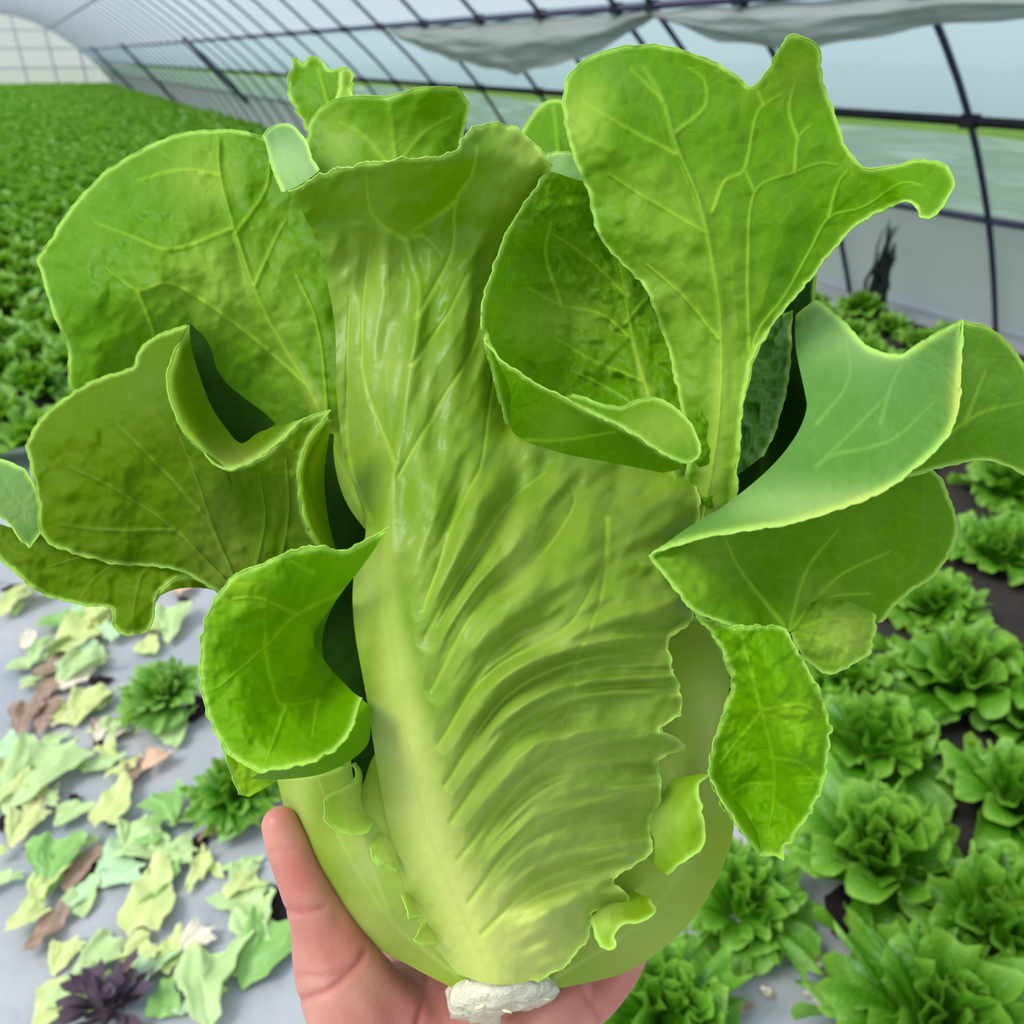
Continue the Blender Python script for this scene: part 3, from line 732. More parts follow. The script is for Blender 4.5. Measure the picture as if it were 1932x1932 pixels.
E2 = patch(bottom=[(1700, 902), (1770, 884), (1850, 868), (1905, 882), (1985, 920)], left=[(1775, 800), (1800, 700)], top=[(1814, 604), (1868, 620), (1906, 652), (1950, 720)], right=[(1985, 820)],
           depth=[(1700, 902, 40), (1985, 920, -4), (1814, 604, 25), (1790, 740, 40), (1868, 620, 18), (1950, 720, 4), (1880, 780, 22), (1850, 868, 26)], nu=50, nv=50, free='BT', seed=73, wr_amp=1.5, veins=[[(1760, 840), (1850, 780), (1930, 760)], [(1820, 800), (1860, 700)]])
leaf_obj('leaf', [E1], M_blue, HEAD, 'right leaf folding over with a yellowed edge')
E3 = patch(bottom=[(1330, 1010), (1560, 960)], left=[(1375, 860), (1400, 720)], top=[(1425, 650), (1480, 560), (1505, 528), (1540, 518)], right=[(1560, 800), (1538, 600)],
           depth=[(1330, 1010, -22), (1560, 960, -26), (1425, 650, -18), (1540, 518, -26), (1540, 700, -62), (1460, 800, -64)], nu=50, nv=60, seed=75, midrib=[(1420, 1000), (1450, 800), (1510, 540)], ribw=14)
leaf_obj('leaf', [E3], M_shade, HEAD, 'inner leaf in the right hand hollow, shade put into its dark colour')  # dark colour carries the shade of the hollow
E4 = patch(bottom=[(1380, 905), (1440, 860)], left=[(1392, 780), (1412, 680)], top=[(1430, 640), (1462, 600), (1494, 585)], right=[(1470, 790), (1490, 690)],
           depth=[(1380, 905, -10), (1440, 860, -14), (1430, 640, -14), (1494, 585, -22), (1440, 760, -30)], nu=40, nv=60, seed=77, wr_amp=4, wr_scale=22, puff=2)
leaf_obj('leaf', [E4], M_blue, HEAD, 'blistered bluish leaf beside the right rib')

# lower right leaf, hanging, and its pale lobe
Fp = patch(bottom=[(1385, 1182), (1440, 1182), (1485, 1192), (1570, 1180), (1662, 1174)], left=[(1310, 1152), (1250, 1082)], top=[(1222, 1047), (1330, 1000), (1500, 950), (1640, 910), (1745, 878)], right=[(1700, 1130), (1762, 1085), (1795, 1040), (1806, 990), (1792, 940), (1772, 900)],
           depth=[(1385, 1182, 34), (1485, 1192, 20), (1662, 1174, 8), (1222, 1047, 30), (1500, 950, 22), (1745, 878, 24), (1806, 990, 4), (1500, 1080, 12), (1350, 1080, 30), (1650, 1060, 10), (1450, 1100, 10)],
           nu=190, nv=140, veins=[[(1490, 1190), (1520, 1080), (1580, 1000)], [(1490, 1190), (1580, 1090), (1680, 1040)], [(1480, 1180), (1400, 1080), (1370, 1020)], [(1490, 1190), (1560, 1130), (1640, 1120)]], puff=3, wr_amp=2, seed=81, free='LR', pale=[(1330, 1060, 60, 60, .3), (1560, 1130, 60, 50, .3)])
Fq_ = patch(bottom=[(1490, 1190), (1520, 1242), (1562, 1274), (1602, 1256), (1640, 1238)], left=[(1492, 1176)], top=[(1498, 1158), (1550, 1130), (1610, 1138), (1652, 1160)], right=[(1650, 1200)],
            depth=[(1490, 1190, 18), (1562, 1274, 24), (1640, 1238, 14), (1498, 1158, 14), (1610, 1138, 14), (1570, 1200, 22), (1652, 1160, 10)], nu=46, nv=40, pale=[(1590, 1200, 70, 60, .85)], wr_amp=2.2, wr_scale=30, free='BR', jag=3.5, seed=83, veins=[[(1492, 1190), (1560, 1170), (1640, 1170)], [(1492, 1190), (1560, 1210), (1620, 1240)]])
leaf_obj('leaf', [Fp, Fq_, E2], M_leaf, HEAD, 'shaded lower right leaf with a pale hanging lobe')

# front right ear
G = patch(bottom=[(1432, 1614), (1452, 1612), (1480, 1620)], left=[(1402, 1572), (1342, 1474), (1350, 1400), (1380, 1300), (1366, 1230)], top=[(1308, 1150), (1345, 1170), (1390, 1183), (1440, 1182), (1480, 1188)], right=[(1478, 1600), (1515, 1555), (1552, 1482), (1566, 1380), (1556, 1330), (1522, 1255)],
          depth=[(1440, 1612, 24), (1480, 1618, 24), (1342, 1474, 28), (1380, 1300, 20), (1308, 1150, 30), (1390, 1183, 38), (1480, 1188, 30), (1560, 1370, 34), (1515, 1555, 32), (1430, 1480, 10), (1420, 1400, 16), (1470, 1300, 44), (1500, 1420, 44), (1400, 1250, 32)],
          nu=130, nv=200, veins=[[(1400, 1200), (1430, 1320), (1460, 1450), (1450, 1580)], [(1440, 1340), (1390, 1400), (1360, 1440)], [(1440, 1340), (1510, 1330), (1550, 1350)], [(1455, 1430), (1510, 1440), (1545, 1470)], [(1455, 1480), (1410, 1480), (1380, 1500)]], pale=[(1490, 1350, 40, 60, .4), (1440, 1600, 60, 40, .3)], puff=2.5, wr_amp=1.8, wr_scale=40, free='BLTR', jag=4, seed=91)
G2 = patch(bottom=[(1432, 1612), (1442, 1606)], left=[(1400, 1571), (1365, 1515)], top=[(1340, 1472), (1346, 1468)], right=[(1428, 1568), (1385, 1505)], depth=[(1432, 1612, 24), (1340, 1472, 28), (1400, 1571, 36), (1385, 1505, 22), (1428, 1568, 20)], nu=14, nv=40, free='L', seed=93)
leaf_obj('leaf', [G, G2], M_bright, HEAD, 'bright green ear of leaf at the lower right')

# front left cup
K = patch(bottom=[(490, 1457), (545, 1448), (602, 1432), (655, 1392), (682, 1318)], left=[(430, 1420), (388, 1335), (378, 1250), (390, 1160)], top=[(432, 1092), (510, 1056), (560, 1036), (605, 1031), (655, 1036), (700, 1012), (736, 992)],
          right=[(660, 1300), (615, 1250), (592, 1200), (640, 1125), (690, 1060)],
          depth=[(490, 1457, 58), (602, 1432, 66), (655, 1392, 62), (682, 1318, 52), (430, 1420, 50), (378, 1250, 42), (432, 1092, 38), (560, 1036, 50), (655, 1036, 54), (736, 992, 50), (660, 1300, 6), (592, 1200, 0), (640, 1125, 24), (480, 1250, 30), (540, 1150, 32), (560, 1350, 30), (470, 1380, 46), (620, 1370, 30)],
          nu=180, nv=200, veins=[[(680, 1100), (560, 1160), (500, 1220), (420, 1290), (400, 1300)], [(560, 1160), (490, 1130), (440, 1130)], [(500, 1230), (520, 1310), (540, 1330), (600, 1320)], [(540, 1330), (520, 1390), (500, 1440)], [(590, 1080), (550, 1060)], [(600, 1320), (590, 1390)], [(500, 1220), (500, 1160)]],
          pale=[(450, 1110, 60, 40, .5), (500, 1430, 60, 25, .3)], puff=3.0, puffr=30, wr_amp=2.0, wr_scale=50, free='BLT', jag=2.5, seed=101, ridge=1.0, rimw=7)  # pale spot at the upper left is painted sheen
K2 = patch(bottom=[(470, 1470), (540, 1470), (620, 1456), (690, 1410), (700, 1350)], left=[(480, 1464)], top=[(490, 1457), (545, 1448), (602, 1432), (655, 1392), (682, 1318)], right=[(694, 1330)],
           depth=[(470, 1470, 40), (540, 1470, 40), (620, 1456, 40), (690, 1410, 36), (700, 1350, 36), (490, 1457, 58), (602, 1432, 66), (682, 1318, 52)], nu=50, nv=16, smooth=False, free='', seed=103)
K3 = patch(bottom=[(452, 1500), (470, 1504)], left=[(440, 1470), (418, 1400)], top=[(405, 1360), (440, 1380)], right=[(530, 1466), (500, 1455)], depth=[(452, 1500, 28), (470, 1504, 28), (405, 1360, 34), (440, 1380, 36), (530, 1466, 30)], nu=20, nv=30, free='L', seed=105, pale=[(450, 1470, 90, 90, .7)], wr_amp=2, wr_scale=25)
leaf_obj('leaf', [K, K2, K3], M_bright, HEAD, 'curled cup of leaf at the front left')

# left hand leaf seen from its olive underside, top margin rolled out
MD = [(425, 1125, 4), (500, 1090, 12), (612, 1045, 26), (300, 900, 20), (150, 850, 16), (60, 840, 8), (354, 614, 18), (425, 886, 46), (318, 740, 40), (500, 860, 42), (600, 785, 36), (565, 900, 38), (250, 690, 6), (85, 1010, 14), (480, 980, 22), (200, 980, 16)]
MV = [[(450, 1110), (400, 990), (370, 900), (330, 800)], [(440, 1110), (330, 1000), (230, 930), (130, 880)], [(400, 990), (300, 880), (220, 800)], [(480, 1080), (500, 980), (490, 900)], [(530, 1060), (545, 960), (540, 870)], [(330, 1000), (200, 1000), (110, 990)]]
MK = dict(depth=MD, veins=MV, puff=2.5, wr_amp=1.8, wr_scale=55, seed=111, pale=[(420, 1050, 60, 120, .5), (560, 950, 40, 100, .25)], ridge=1.2)
M1 = patch(bottom=[(425, 1125), (482, 1100)], left=[(330, 1075), (200, 1060), (85, 1018), (72, 950)], top=[(50, 840), (70, 800), (110, 760), (170, 722), (250, 692), (262, 662), (300, 632), (354, 614)],
           right=[(446, 980), (425, 886), (372, 842), (335, 795), (316, 730), (322, 680)], nu=170, nv=190, free='LT', **MK)
M1r = patch(bottom=[(482, 1100), (540, 1070), (612, 1045)], left=[(446, 980)], top=[(425, 886), (480, 870), (530, 832), (572, 792), (622, 775)], right=[(576, 985), (563, 900), (580, 832)], nu=100, nv=110, free='TR', **MK)
M1b = patch(bottom=[(355, 614), (322, 680), (316, 730), (335, 795), (372, 842), (425, 886), (480, 870), (530, 832), (575, 790)], left=[(355, 613)], top=[(356, 613), (362, 660), (378, 712), (398, 765), (425, 806), (455, 836), (490, 815), (540, 800), (578, 786)], right=[(577, 788)],
            depth=[(355, 614, 18), (322, 680, 36), (316, 730, 42), (372, 842, 48), (425, 886, 50), (480, 870, 46), (575, 790, 34), (362, 660, 8), (398, 765, 14), (455, 836, 22), (540, 800, 26), (360, 800, 46), (345, 740, 38)], nu=110, nv=30, smooth=False, free='B', seed=113, wr_amp=0.5, pale=[(420, 870, 70, 30, .6)], rimw=10)
M1c = patch(bottom=[(604, 1035), (632, 1034)], left=[(577, 985), (563, 900), (580, 832)], top=[(618, 788), (627, 792)], right=[(618, 970), (612, 900), (618, 840)],
            depth=[(604, 1035, 34), (632, 1034, 18), (563, 900, 42), (577, 985, 40), (618, 788, 36), (612, 900, 18), (618, 970, 16)], nu=18, nv=60, smooth=False, free='L', seed=115, wr_amp=0.4)
leaf_obj('leaf', [M1, M1r, M1b, M1c], M_back, HEAD, 'left leaf showing its olive underside with a rolled bright margin')
M2 = patch(bottom=[(-40, 1010), (8, 1060), (80, 1120), (150, 1140), (207, 1147), (213, 1180), (235, 1197), (275, 1192), (289, 1165), (296, 1122), (330, 1092), (380, 1093), (432, 1128)], left=[(-42, 990)], top=[(-45, 965), (60, 1020), (200, 990), (330, 1000), (440, 1060)], right=[(440, 1095)],
           depth=[(-40, 1010, 6), (80, 1120, 10), (207, 1147, 12), (250, 1195, 16), (330, 1092, 6), (432, 1128, 2), (-45, 965, 4), (200, 990, 4), (440, 1060, 4), (120, 1060, 12)], nu=220, nv=110, free='B', jag=2, wr_amp=2.0, wr_scale=50, seed=121, veins=[[(430, 1100), (330, 1040), (200, 1040), (90, 1070)], [(330, 1040), (270, 1080), (250, 1160)], [(250, 1040), (180, 1090), (150, 1130)]], puff=2, ruffle=1.5)
leaf_obj('leaf', [M2], M_back, HEAD, 'drooping leaf at the far left with a tongue-like lobe')
M3 = patch(bottom=[(-45, 950), (0, 972), (56, 1036)], left=[(-48, 910)], top=[(-45, 866), (10, 870), (48, 886)], right=[(78, 1000), (80, 950)], depth=[(-45, 950, 22), (56, 1036, 22), (-45, 866, -14), (48, 886, -8), (30, 950, 6)], nu=30, nv=30, free='BTR', seed=123, wr_amp=0.6, pale=[(30, 960, 60, 60, .8)])
leaf_obj('leaf', [M3], M_blue, HEAD, 'small pale leaf corner at the far left edge')

# wrapper leaves around the base
J = patch(bottom=[(850, 1862), (905, 1860)], left=[(780, 1826), (690, 1772), (605, 1672), (550, 1570)], top=[(521, 1464), (580, 1462), (640, 1446), (700, 1400)], right=[(860, 1800), (810, 1700), (770, 1600), (730, 1500)],
          depth=[(850, 1862, 4), (905, 1860, 12), (780, 1826, -14), (690, 1772, -20), (605, 1672, -20), (550, 1570, -18), (521, 1464, -16), (640, 1446, 12), (700, 1400, 16), (640, 1620, 12), (720, 1720, 10), (800, 1780, 6), (780, 1620, 20), (580, 1500, 2)], nu=70, nv=90, free='T', seed=131, wr_amp=0.7, wr_scale=90,
          veins=[[(860, 1840), (740, 1740), (650, 1600), (600, 1470)], [(740, 1740), (690, 1600), (670, 1500)]], pale=[(700, 1750, 160, 90, .5), (560, 1520, 30, 90, .6), (690, 1620, 50, 90, .6)], ridge=0.4)
def curl(pts_b, pts_t, d0, d1, dm, sd, n=(40, 14), pl=0.2):
    """small rolled frill: bottom side is the free edge"""
    return patch(bottom=pts_b, left=[((pts_b[0][0] + pts_t[0][0]) / 2, (pts_b[0][1] + pts_t[0][1]) / 2)], top=pts_t, right=[((pts_b[-1][0] + pts_t[-1][0]) / 2, (pts_b[-1][1] + pts_t[-1][1]) / 2)],
                 depth=[(*p, d0) for p in pts_b] + [(*p, d1) for p in pts_t] + [((pts_b[len(pts_b) // 2][0] + pts_t[len(pts_t) // 2][0]) / 2, (pts_b[len(pts_b) // 2][1] + pts_t[len(pts_t) // 2][1]) / 2, dm)], nu=n[0], nv=n[1], smooth=False, free='B', seed=sd, wr_amp=0.6, jag=2.5, wr_scale=30, pale=[(*pts_t[len(pts_t) // 2], 48, 70, max(pl, .85))])
J1 = curl([(640, 1446), (665, 1442), (672, 1462), (660, 1480), (620, 1502), (612, 1540), (638, 1568), (685, 1575), (708, 1552)], [(650, 1448), (676, 1440), (690, 1470), (690, 1495), (692, 1505), (700, 1512), (705, 1520), (712, 1530), (718, 1545)], 30, 14, 28, 133)
J2 = curl([(700, 1598), (706, 1620), (722, 1636), (748, 1645)], [(722, 1560), (736, 1580), (745, 1605), (755, 1640)], 28, 22, 32, 135)
J3 = curl([(757, 1688), (768, 1715), (772, 1735), (790, 1732)], [(768, 1682), (780, 1700), (792, 1722), (800, 1735)], 26, 20, 28, 137, (20, 8))
J4 = curl([(796, 1742), (784, 1770), (800, 1782), (826, 1780)], [(804, 1740), (812, 1752), (822, 1765), (832, 1776)], 24, 16, 26, 139, (20, 8))
leaf_obj('leaf', [J], M_wrap, HEAD, 'smooth pale wrapper leaf around the lower left of the head')
leaf_obj('leaf', [J1, J2, J3, J4], M_frill, HEAD, 'narrow curled frill of leaf along the lower left of the rib')
I_ = patch(bottom=[(985, 1864), (1062, 1864)], left=[(1100, 1720), (1190, 1520), (1250, 1320)], top=[(1262, 1195), (1310, 1165), (1350, 1200), (1374, 1250)], right=[(1180, 1834), (1272, 1772), (1342, 1682), (1384, 1565), (1362, 1470), (1358, 1390), (1376, 1300)],
           depth=[(985, 1864, 10), (1062, 1864, -4), (1180, 1834, -24), (1272, 1772, -28), (1342, 1682, -28), (1384, 1565, -26), (1358, 1390, -10), (1374, 1250, -14), (1262, 1195, 0), (1250, 1320, 8), (1200, 1600, 4), (1290, 1620, 2), (1320, 1400, 6), (1150, 1760, -2), (1330, 1230, -2)], nu=60, nv=110, free='T', seed=141, wr_amp=0.8, wr_scale=90,
           pale=[(1340, 1380, 40, 110, .75), (1260, 1500, 60, 160, .5), (1200, 1760, 120, 80, .3)], veins=[[(1040, 1850), (1220, 1730), (1310, 1580), (1340, 1400)]], ridge=0.3)
I1 = curl([(1262, 1648), (1295, 1622), (1322, 1598), (1330, 1570), (1322, 1520), (1318, 1480), (1340, 1462)], [(1255, 1650), (1215, 1610), (1210, 1580), (1215, 1550), (1225, 1510), (1250, 1475), (1338, 1458)], 24, 6, 26, 143, (50, 30))
I2 = curl([(1112, 1730), (1122, 1760), (1140, 1790), (1162, 1788), (1160, 1762), (1180, 1742), (1206, 1740), (1236, 1722), (1228, 1700)], [(1108, 1728), (1100, 1715), (1105, 1706), (1115, 1700), (1125, 1694), (1135, 1686), (1150, 1678), (1180, 1675), (1222, 1694)], 26, -3, 27, 145, (60, 30))
I3 = curl([(1205, 1380), (1190, 1330), (1245, 1345), (1290, 1340)], [(1195, 1300), (1220, 1295), (1245, 1290), (1275, 1280)], 42, 34, 38, 147, pl=.5)
leaf_obj('leaf', [I_], M_wrap, HEAD, 'smooth pale wrapper leaf around the lower right of the head')
leaf_obj('leaf', [I1, I2], M_frill, HEAD, 'curled frilly leaf margin at the lower right of the head')

for k, (bt, lf_, tp_, rt_, dp) in enumerate((  # added dark sheets, painted shade in the hollows between leaves
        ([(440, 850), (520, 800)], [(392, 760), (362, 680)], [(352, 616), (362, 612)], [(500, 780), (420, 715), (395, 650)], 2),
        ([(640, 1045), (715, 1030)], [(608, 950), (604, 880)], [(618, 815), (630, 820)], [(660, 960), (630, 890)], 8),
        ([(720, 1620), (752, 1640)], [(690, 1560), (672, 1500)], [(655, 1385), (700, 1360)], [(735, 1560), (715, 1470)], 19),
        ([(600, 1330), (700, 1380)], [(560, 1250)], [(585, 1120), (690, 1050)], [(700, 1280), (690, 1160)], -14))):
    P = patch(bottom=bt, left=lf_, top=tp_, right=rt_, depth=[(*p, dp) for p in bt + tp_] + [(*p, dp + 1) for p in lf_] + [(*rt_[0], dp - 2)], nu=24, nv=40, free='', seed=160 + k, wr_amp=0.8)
    leaf_obj('leaf', [P], M_shade, HEAD, 'dark green sheet painting the shade deep in a hollow of the head')
# hidden back half of the head, so that it is a whole lettuce from any side
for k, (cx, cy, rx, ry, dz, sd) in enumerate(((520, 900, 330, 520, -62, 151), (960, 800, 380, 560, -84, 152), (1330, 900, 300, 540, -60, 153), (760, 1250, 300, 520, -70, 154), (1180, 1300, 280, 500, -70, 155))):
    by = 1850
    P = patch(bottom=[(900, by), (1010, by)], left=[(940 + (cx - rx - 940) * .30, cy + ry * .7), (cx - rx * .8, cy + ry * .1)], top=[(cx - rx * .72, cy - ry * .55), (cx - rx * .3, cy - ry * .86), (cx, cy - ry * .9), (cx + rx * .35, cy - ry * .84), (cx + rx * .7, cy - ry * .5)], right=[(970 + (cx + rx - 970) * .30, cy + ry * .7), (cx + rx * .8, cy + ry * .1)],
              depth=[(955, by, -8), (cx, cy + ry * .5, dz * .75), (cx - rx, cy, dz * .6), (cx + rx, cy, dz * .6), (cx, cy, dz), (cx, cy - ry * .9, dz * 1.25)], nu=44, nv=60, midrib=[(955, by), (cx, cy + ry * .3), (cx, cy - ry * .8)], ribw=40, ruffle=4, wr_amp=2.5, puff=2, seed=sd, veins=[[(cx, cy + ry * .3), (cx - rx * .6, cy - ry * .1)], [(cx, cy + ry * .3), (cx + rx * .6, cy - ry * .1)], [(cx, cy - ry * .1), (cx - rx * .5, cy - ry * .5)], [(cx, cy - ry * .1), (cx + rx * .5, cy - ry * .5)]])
    leaf_obj('leaf', [P], M_shade, HEAD)

# inner heart, shade of the interior put into its dark colour
hv = []; hf = []; nu_, nv_ = 36, 24
for j in range(nv_ + 1):
    a = math.pi * j / nv_
    for i in range(nu_):
        b_ = 2 * math.pi * i / nu_
        q = 1 + 0.06 * float(fbm(np.array(b_ * 1.5), np.array(a * 2), 9))
        wdt = 250 * math.sin(a) ** 0.8 * q
        hv.append(pt(950 + wdt * math.cos(b_) * (0.6 + 0.4 * a / math.pi) * (1.0 if a < 2.4 else 0.9), 1330 - 480 * math.cos(a), D0 + 0.030 - 0.046 * math.sin(a) * math.sin(b_) * q) - BASE)
for j in range(nv_):
    for i in range(nu_):
        hf.append((j * nu_ + i, j * nu_ + (i + 1) % nu_, (j + 1) * nu_ + (i + 1) % nu_, (j + 1) * nu_ + i))
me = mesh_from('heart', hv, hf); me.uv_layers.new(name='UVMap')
obj('heart', me, M_shade, HEAD)['label'] = 'tight heart inside the leaves, coloured dark as shade'

# cut stump
M_stump = plain('cut_stem', (0.50, 0.47, 0.30), 0.5, 0.4, col2=(0.78, 0.72, 0.60), scale=120, bump=0.5)
sv = []; sf = []; rings = [(1822, 66, .3), (1842, 88, .6), (1858, 104, 1), (1880, 104, 1.3), (1898, 92, 1.6), (1910, 70, 1.6), (1916, 36, 1.0), (1917, 1, .5)]
for j, (y, r, ja) in enumerate(rings):
    for i in range(40):
        a = 2 * math.pi * i / 40
        q = r * (1 + 0.05 * ja * float(vnoise(np.array(a * 5.0), np.array(y / 9.0), 4)) + 0.035 * ja * float(vnoise(np.array(a * 13.0), np.array(y / 5.0), 5)))
        yy = y + (7 * ja * float(vnoise(np.array(a * 4.0), np.array(3.1 + j), 6)) if j < 6 else 0) - 16 * math.cos(a) * (1 if j > 2 else 0.4)
        sv.append(pt(945 + q * math.cos(a), yy, D0 + 0.002 - 0.0002 * q * math.sin(a)) - BASE)
for j in range(len(rings) - 1):
    for i in range(40):
        sf.append((j * 40 + i, j * 40 + (i + 1) % 40, (j + 1) * 40 + (i + 1) % 40, (j + 1) * 40 + i))
st = obj('stem', mesh_from('stem', sv, sf), M_stump, HEAD); st['label'] = 'whitish cut stump with torn leaf scars'
rs = random.Random(5)
for k in range(16):       # torn scar flakes on the stump
    a = rs.uniform(-0.2, math.pi + 0.2); yy = rs.uniform(1842, 1914); r = 95
    c0 = pt(945 + r * math.cos(a), yy - 14 * math.cos(a), D0 + 0.002 - 0.0002 * r * abs(math.sin(a))) - BASE
    s = rs.uniform(.0006, .0015)
    ax = Rv * rs.uniform(.6, 1.6) + Uv * rs.uniform(-.6, .6); bx = Uv * rs.uniform(.5, 1) - Fv * rs.uniform(.2, .9)
    v = [c0 - ax * s, c0 + ax * s, c0 + ax * s * .7 + bx * s * 1.1, c0 - ax * s * .6 + bx * s * .9]
    v += [p - Fv * s * .55 for p in v]
    o = obj('leaf_scar', mesh_from('leaf_scar', v, [(0, 1, 2, 3), (4, 7, 6, 5), (0, 4, 5, 1), (1, 5, 6, 2), (2, 6, 7, 3), (3, 7, 4, 0)]), bpy.data.materials.get('scar') or plain('scar', (0.80, 0.80, 0.52), 0.55), st)

# ------------------------------------------------------------------ the hand
M_skin, t, N = new_mat('skin')
tcn = N('TexCoord')
n1 = N('TexNoise'); n1.inputs['Scale'].default_value = 45; n1.inputs['Detail'].default_value = 3
n2 = N('TexNoise'); n2.inputs['Scale'].default_value = 700; n2.inputs['Detail'].default_value = 2
for q in (n1, n2): t.links.new(tcn.outputs['Object'], q.inputs['Vector'])
r1 = N('MapRange'); r1.inputs['From Min'].default_value = .38; r1.inputs['From Max'].default_value = .66; t.links.new(n1.outputs['Fac'], r1.inputs['Value'])
red = N('Attribute'); red.attribute_name = 'red'; crs = N('Attribute'); crs.attribute_name = 'crease'
c = mixc(t, r1.outputs[0], (0.50, 0.19, 0.145), (0.58, 0.26, 0.20))
c = mixc(t, red.outputs['Fac'], c, (0.60, 0.12, 0.11))
c = mixc(t, mth(t, 'MULTIPLY', crs.outputs['Fac'], 0.7), c, (0.42, 0.09, 0.09))
pr = N('BsdfPrincipled'); pr.inputs['Roughness'].default_value = 0.45
pr.inputs['Subsurface Weight'].default_value = 0.15; pr.inputs['Subsurface Radius'].default_value = (0.006, 0.002, 0.001); pr.inputs['Subsurface Scale'].default_value = 0.6
t.links.new(c, pr.inputs['Base Color'])
bp = N('Bump'); bp.inputs['Strength'].default_value = 0.25; bp.inputs['Distance'].default_value = 0.0006
t.links.new(n2.outputs['Fac'], bp.inputs['Height']); t.links.new(bp.outputs[0], pr.inputs['Normal'])
o_ = N('OutputMaterial'); t.links.new(pr.outputs[0], o_.inputs[0])

PXM = D0 / FPX      # metres per pixel at the lettuce
# chains of (px, py, mm towards viewer, radius in px): thumb, thumb ball, palm, four fingers, wrist and forearm
chains = [
    [(528, 1556, -6, 38), (545, 1600, -6, 44), (566, 1650, -8, 48), (592, 1712, -10, 54), (606, 1760, -12, 60), (625, 1820, -14, 76), (660, 1890, -16, 92), (705, 1975, -22, 104), (745, 2080, -26, 104)],
    [(560, 1600, -10, 30), (640, 1790, -14, 60), (720, 1900, -22, 76), (800, 1960, -30, 80)],
    [(690, 1880, -30, 60), (790, 1868, -40, 60), (880, 1890, -44, 60), (960, 1920, -44, 60)],
    [(700, 1905, -26, 76), (800, 1925, -34, 80), (900, 1945, -40, 80), (980, 1975, -42, 80)],
    [(720, 2010, -26, 100), (820, 2030, -32, 100), (930, 2050, -36, 100), (1000, 2070, -36, 92)],
    [(740, 2130, -22, 112), (850, 2160, -24, 116), (960, 2160, -26, 108)],
    [(850, 2260, -14, 118), (880, 2400, 4, 116), (905, 2600, 34, 126), (935, 2900, 66, 140), (960, 3200, 90, 150)],
    [(790, 2260, -14, 110), (830, 2400, 4, 108), (860, 2600, 34, 118), (890, 2900, 66, 130), (915, 3200, 90, 140)],
    [(760, 1900, -40, 56), (740, 1800, -62, 52), (690, 1690, -72, 47), (660, 1590, -66, 43), (655, 1520, -58, 38)],
    [(850, 1925, -44, 56), (870, 1800, -70, 53), (870, 1660, -82, 49), (860, 1540, -80, 45), (855, 1460, -74, 39)],
    [(950, 1950, -44, 54), (1050, 1880, -40, 50), (1100, 1790, -60, 48), (1115, 1660, -76, 44), (1105, 1570, -78, 38)],
    [(1005, 2000, -42, 50), (1075, 1930, -36, 46), (1140, 1872, -46, 44), (1190, 1800, -58, 40), (1200, 1730, -64, 34)],
    [(965, 1990, -30, 56), (1030, 1915, -24, 50), (1082, 1870, -30, 44)],
]
bm = bmesh.new()
for ch in chains:
    C_ = np.array(ch, float); s = np.r_[0, np.cumsum(np.linalg.norm(np.diff(C_[:, :3] * [1, 1, 5], axis=0), axis=1))]
    Q = crom(C_, max(6, int(s[-1] / 14)))
    for q in Q:
        dist = D0 - q[2] * 0.001; p = pt(q[0], q[1], dist)
        bmesh.ops.create_icosphere(bm, subdivisions=2, radius=q[3] * PXM, matrix=Matrix.Translation(Vector(p - BASE)))
me = bpy.data.meshes.new('hand'); bm.to_mesh(me); bm.free()
tmp = bpy.data.objects.new('hand_tmp', me); COL.objects.link(tmp)
md = tmp.modifiers.new('r', 'REMESH'); md.mode = 'VOXEL'; md.voxel_size = 0.0016
md = tmp.modifiers.new('s', 'SMOOTH'); md.factor = 0.6; md.iterations = 9
dg = bpy.context.evaluated_depsgraph_get(); dg.update()
hand_me = bpy.data.meshes.new_from_object(tmp.evaluated_get(dg)); hand_me.name = 'hand'
bpy.data.objects.remove(tmp)
nv_ = len(hand_me.vertices); co = np.zeros(nv_ * 3); hand_me.vertices.foreach_get('co', co); co = co.reshape(-1, 3)
no_ = np.zeros(nv_ * 3); hand_me.vertices.foreach_get('normal', no_); no_ = no_.reshape(-1, 3)
rel = co + BASE - CAM; zz = rel @ Fv; hx = 966 + FPX * (rel @ Rv) / zz; hy = 966 - FPX * (rel @ Uv) / zz
HQ = np.c_[hx, hy]; front = np.clip((-(no_ @ Fv)) * 2, 0, 1)
cre = np.zeros(nv_); redv = np.zeros(nv_)
for poly, wd, amt in (([(535, 1716), (570, 1722), (612, 1712)], 5, .9), ([(545, 1708), (580, 1713)], 4, .5), ([(690, 1790), (672, 1822), (620, 1868), (560, 1886)], 7, 1), ([(560, 1838), (620, 1842), (660, 1828)], 5, .6), ([(806, 1838), (800, 1880), (786, 1935), (760, 2010), (700, 2100)], 6, 1), ([(880, 1900), (960, 1985), (1000, 2080)], 6, .8), ([(1086, 1850), (1130, 1920)], 6, .9), ([(510, 1605), (560, 1600)], 4, .35)):
    ds, _ = seg_dist(HQ, poly); cre = np.maximum(cre, amt * np.exp(-(ds / wd) ** 2) * front)
for cx, cy, rx, ry, a in ((560, 1650, 30, 50, .65), (640, 1780, 60, 70, .35), (530, 1560, 24, 40, .25), (800, 1900, 80, 50, .35), (1130, 1870, 70, 60, .45), (1040, 1900, 60, 50, .15)):
    redv = np.maximum(redv, a * np.exp(-(((hx - cx) / rx) ** 2 + ((hy - cy) / ry) ** 2)))
co = co - no_ * (cre * 0.0011)[:, None]
hand_me.vertices.foreach_set('co', co.ravel())
for k, a in (('crease', cre), ('red', redv)):
    at = hand_me.attributes.new(k, 'FLOAT', 'POINT'); at.data.foreach_set('value', a.astype(np.float32))
hand_me.polygons.foreach_set('use_smooth', [True] * len(hand_me.polygons)); hand_me.update()
hand_me.materials.clear(); hand_me.materials.append(M_skin)
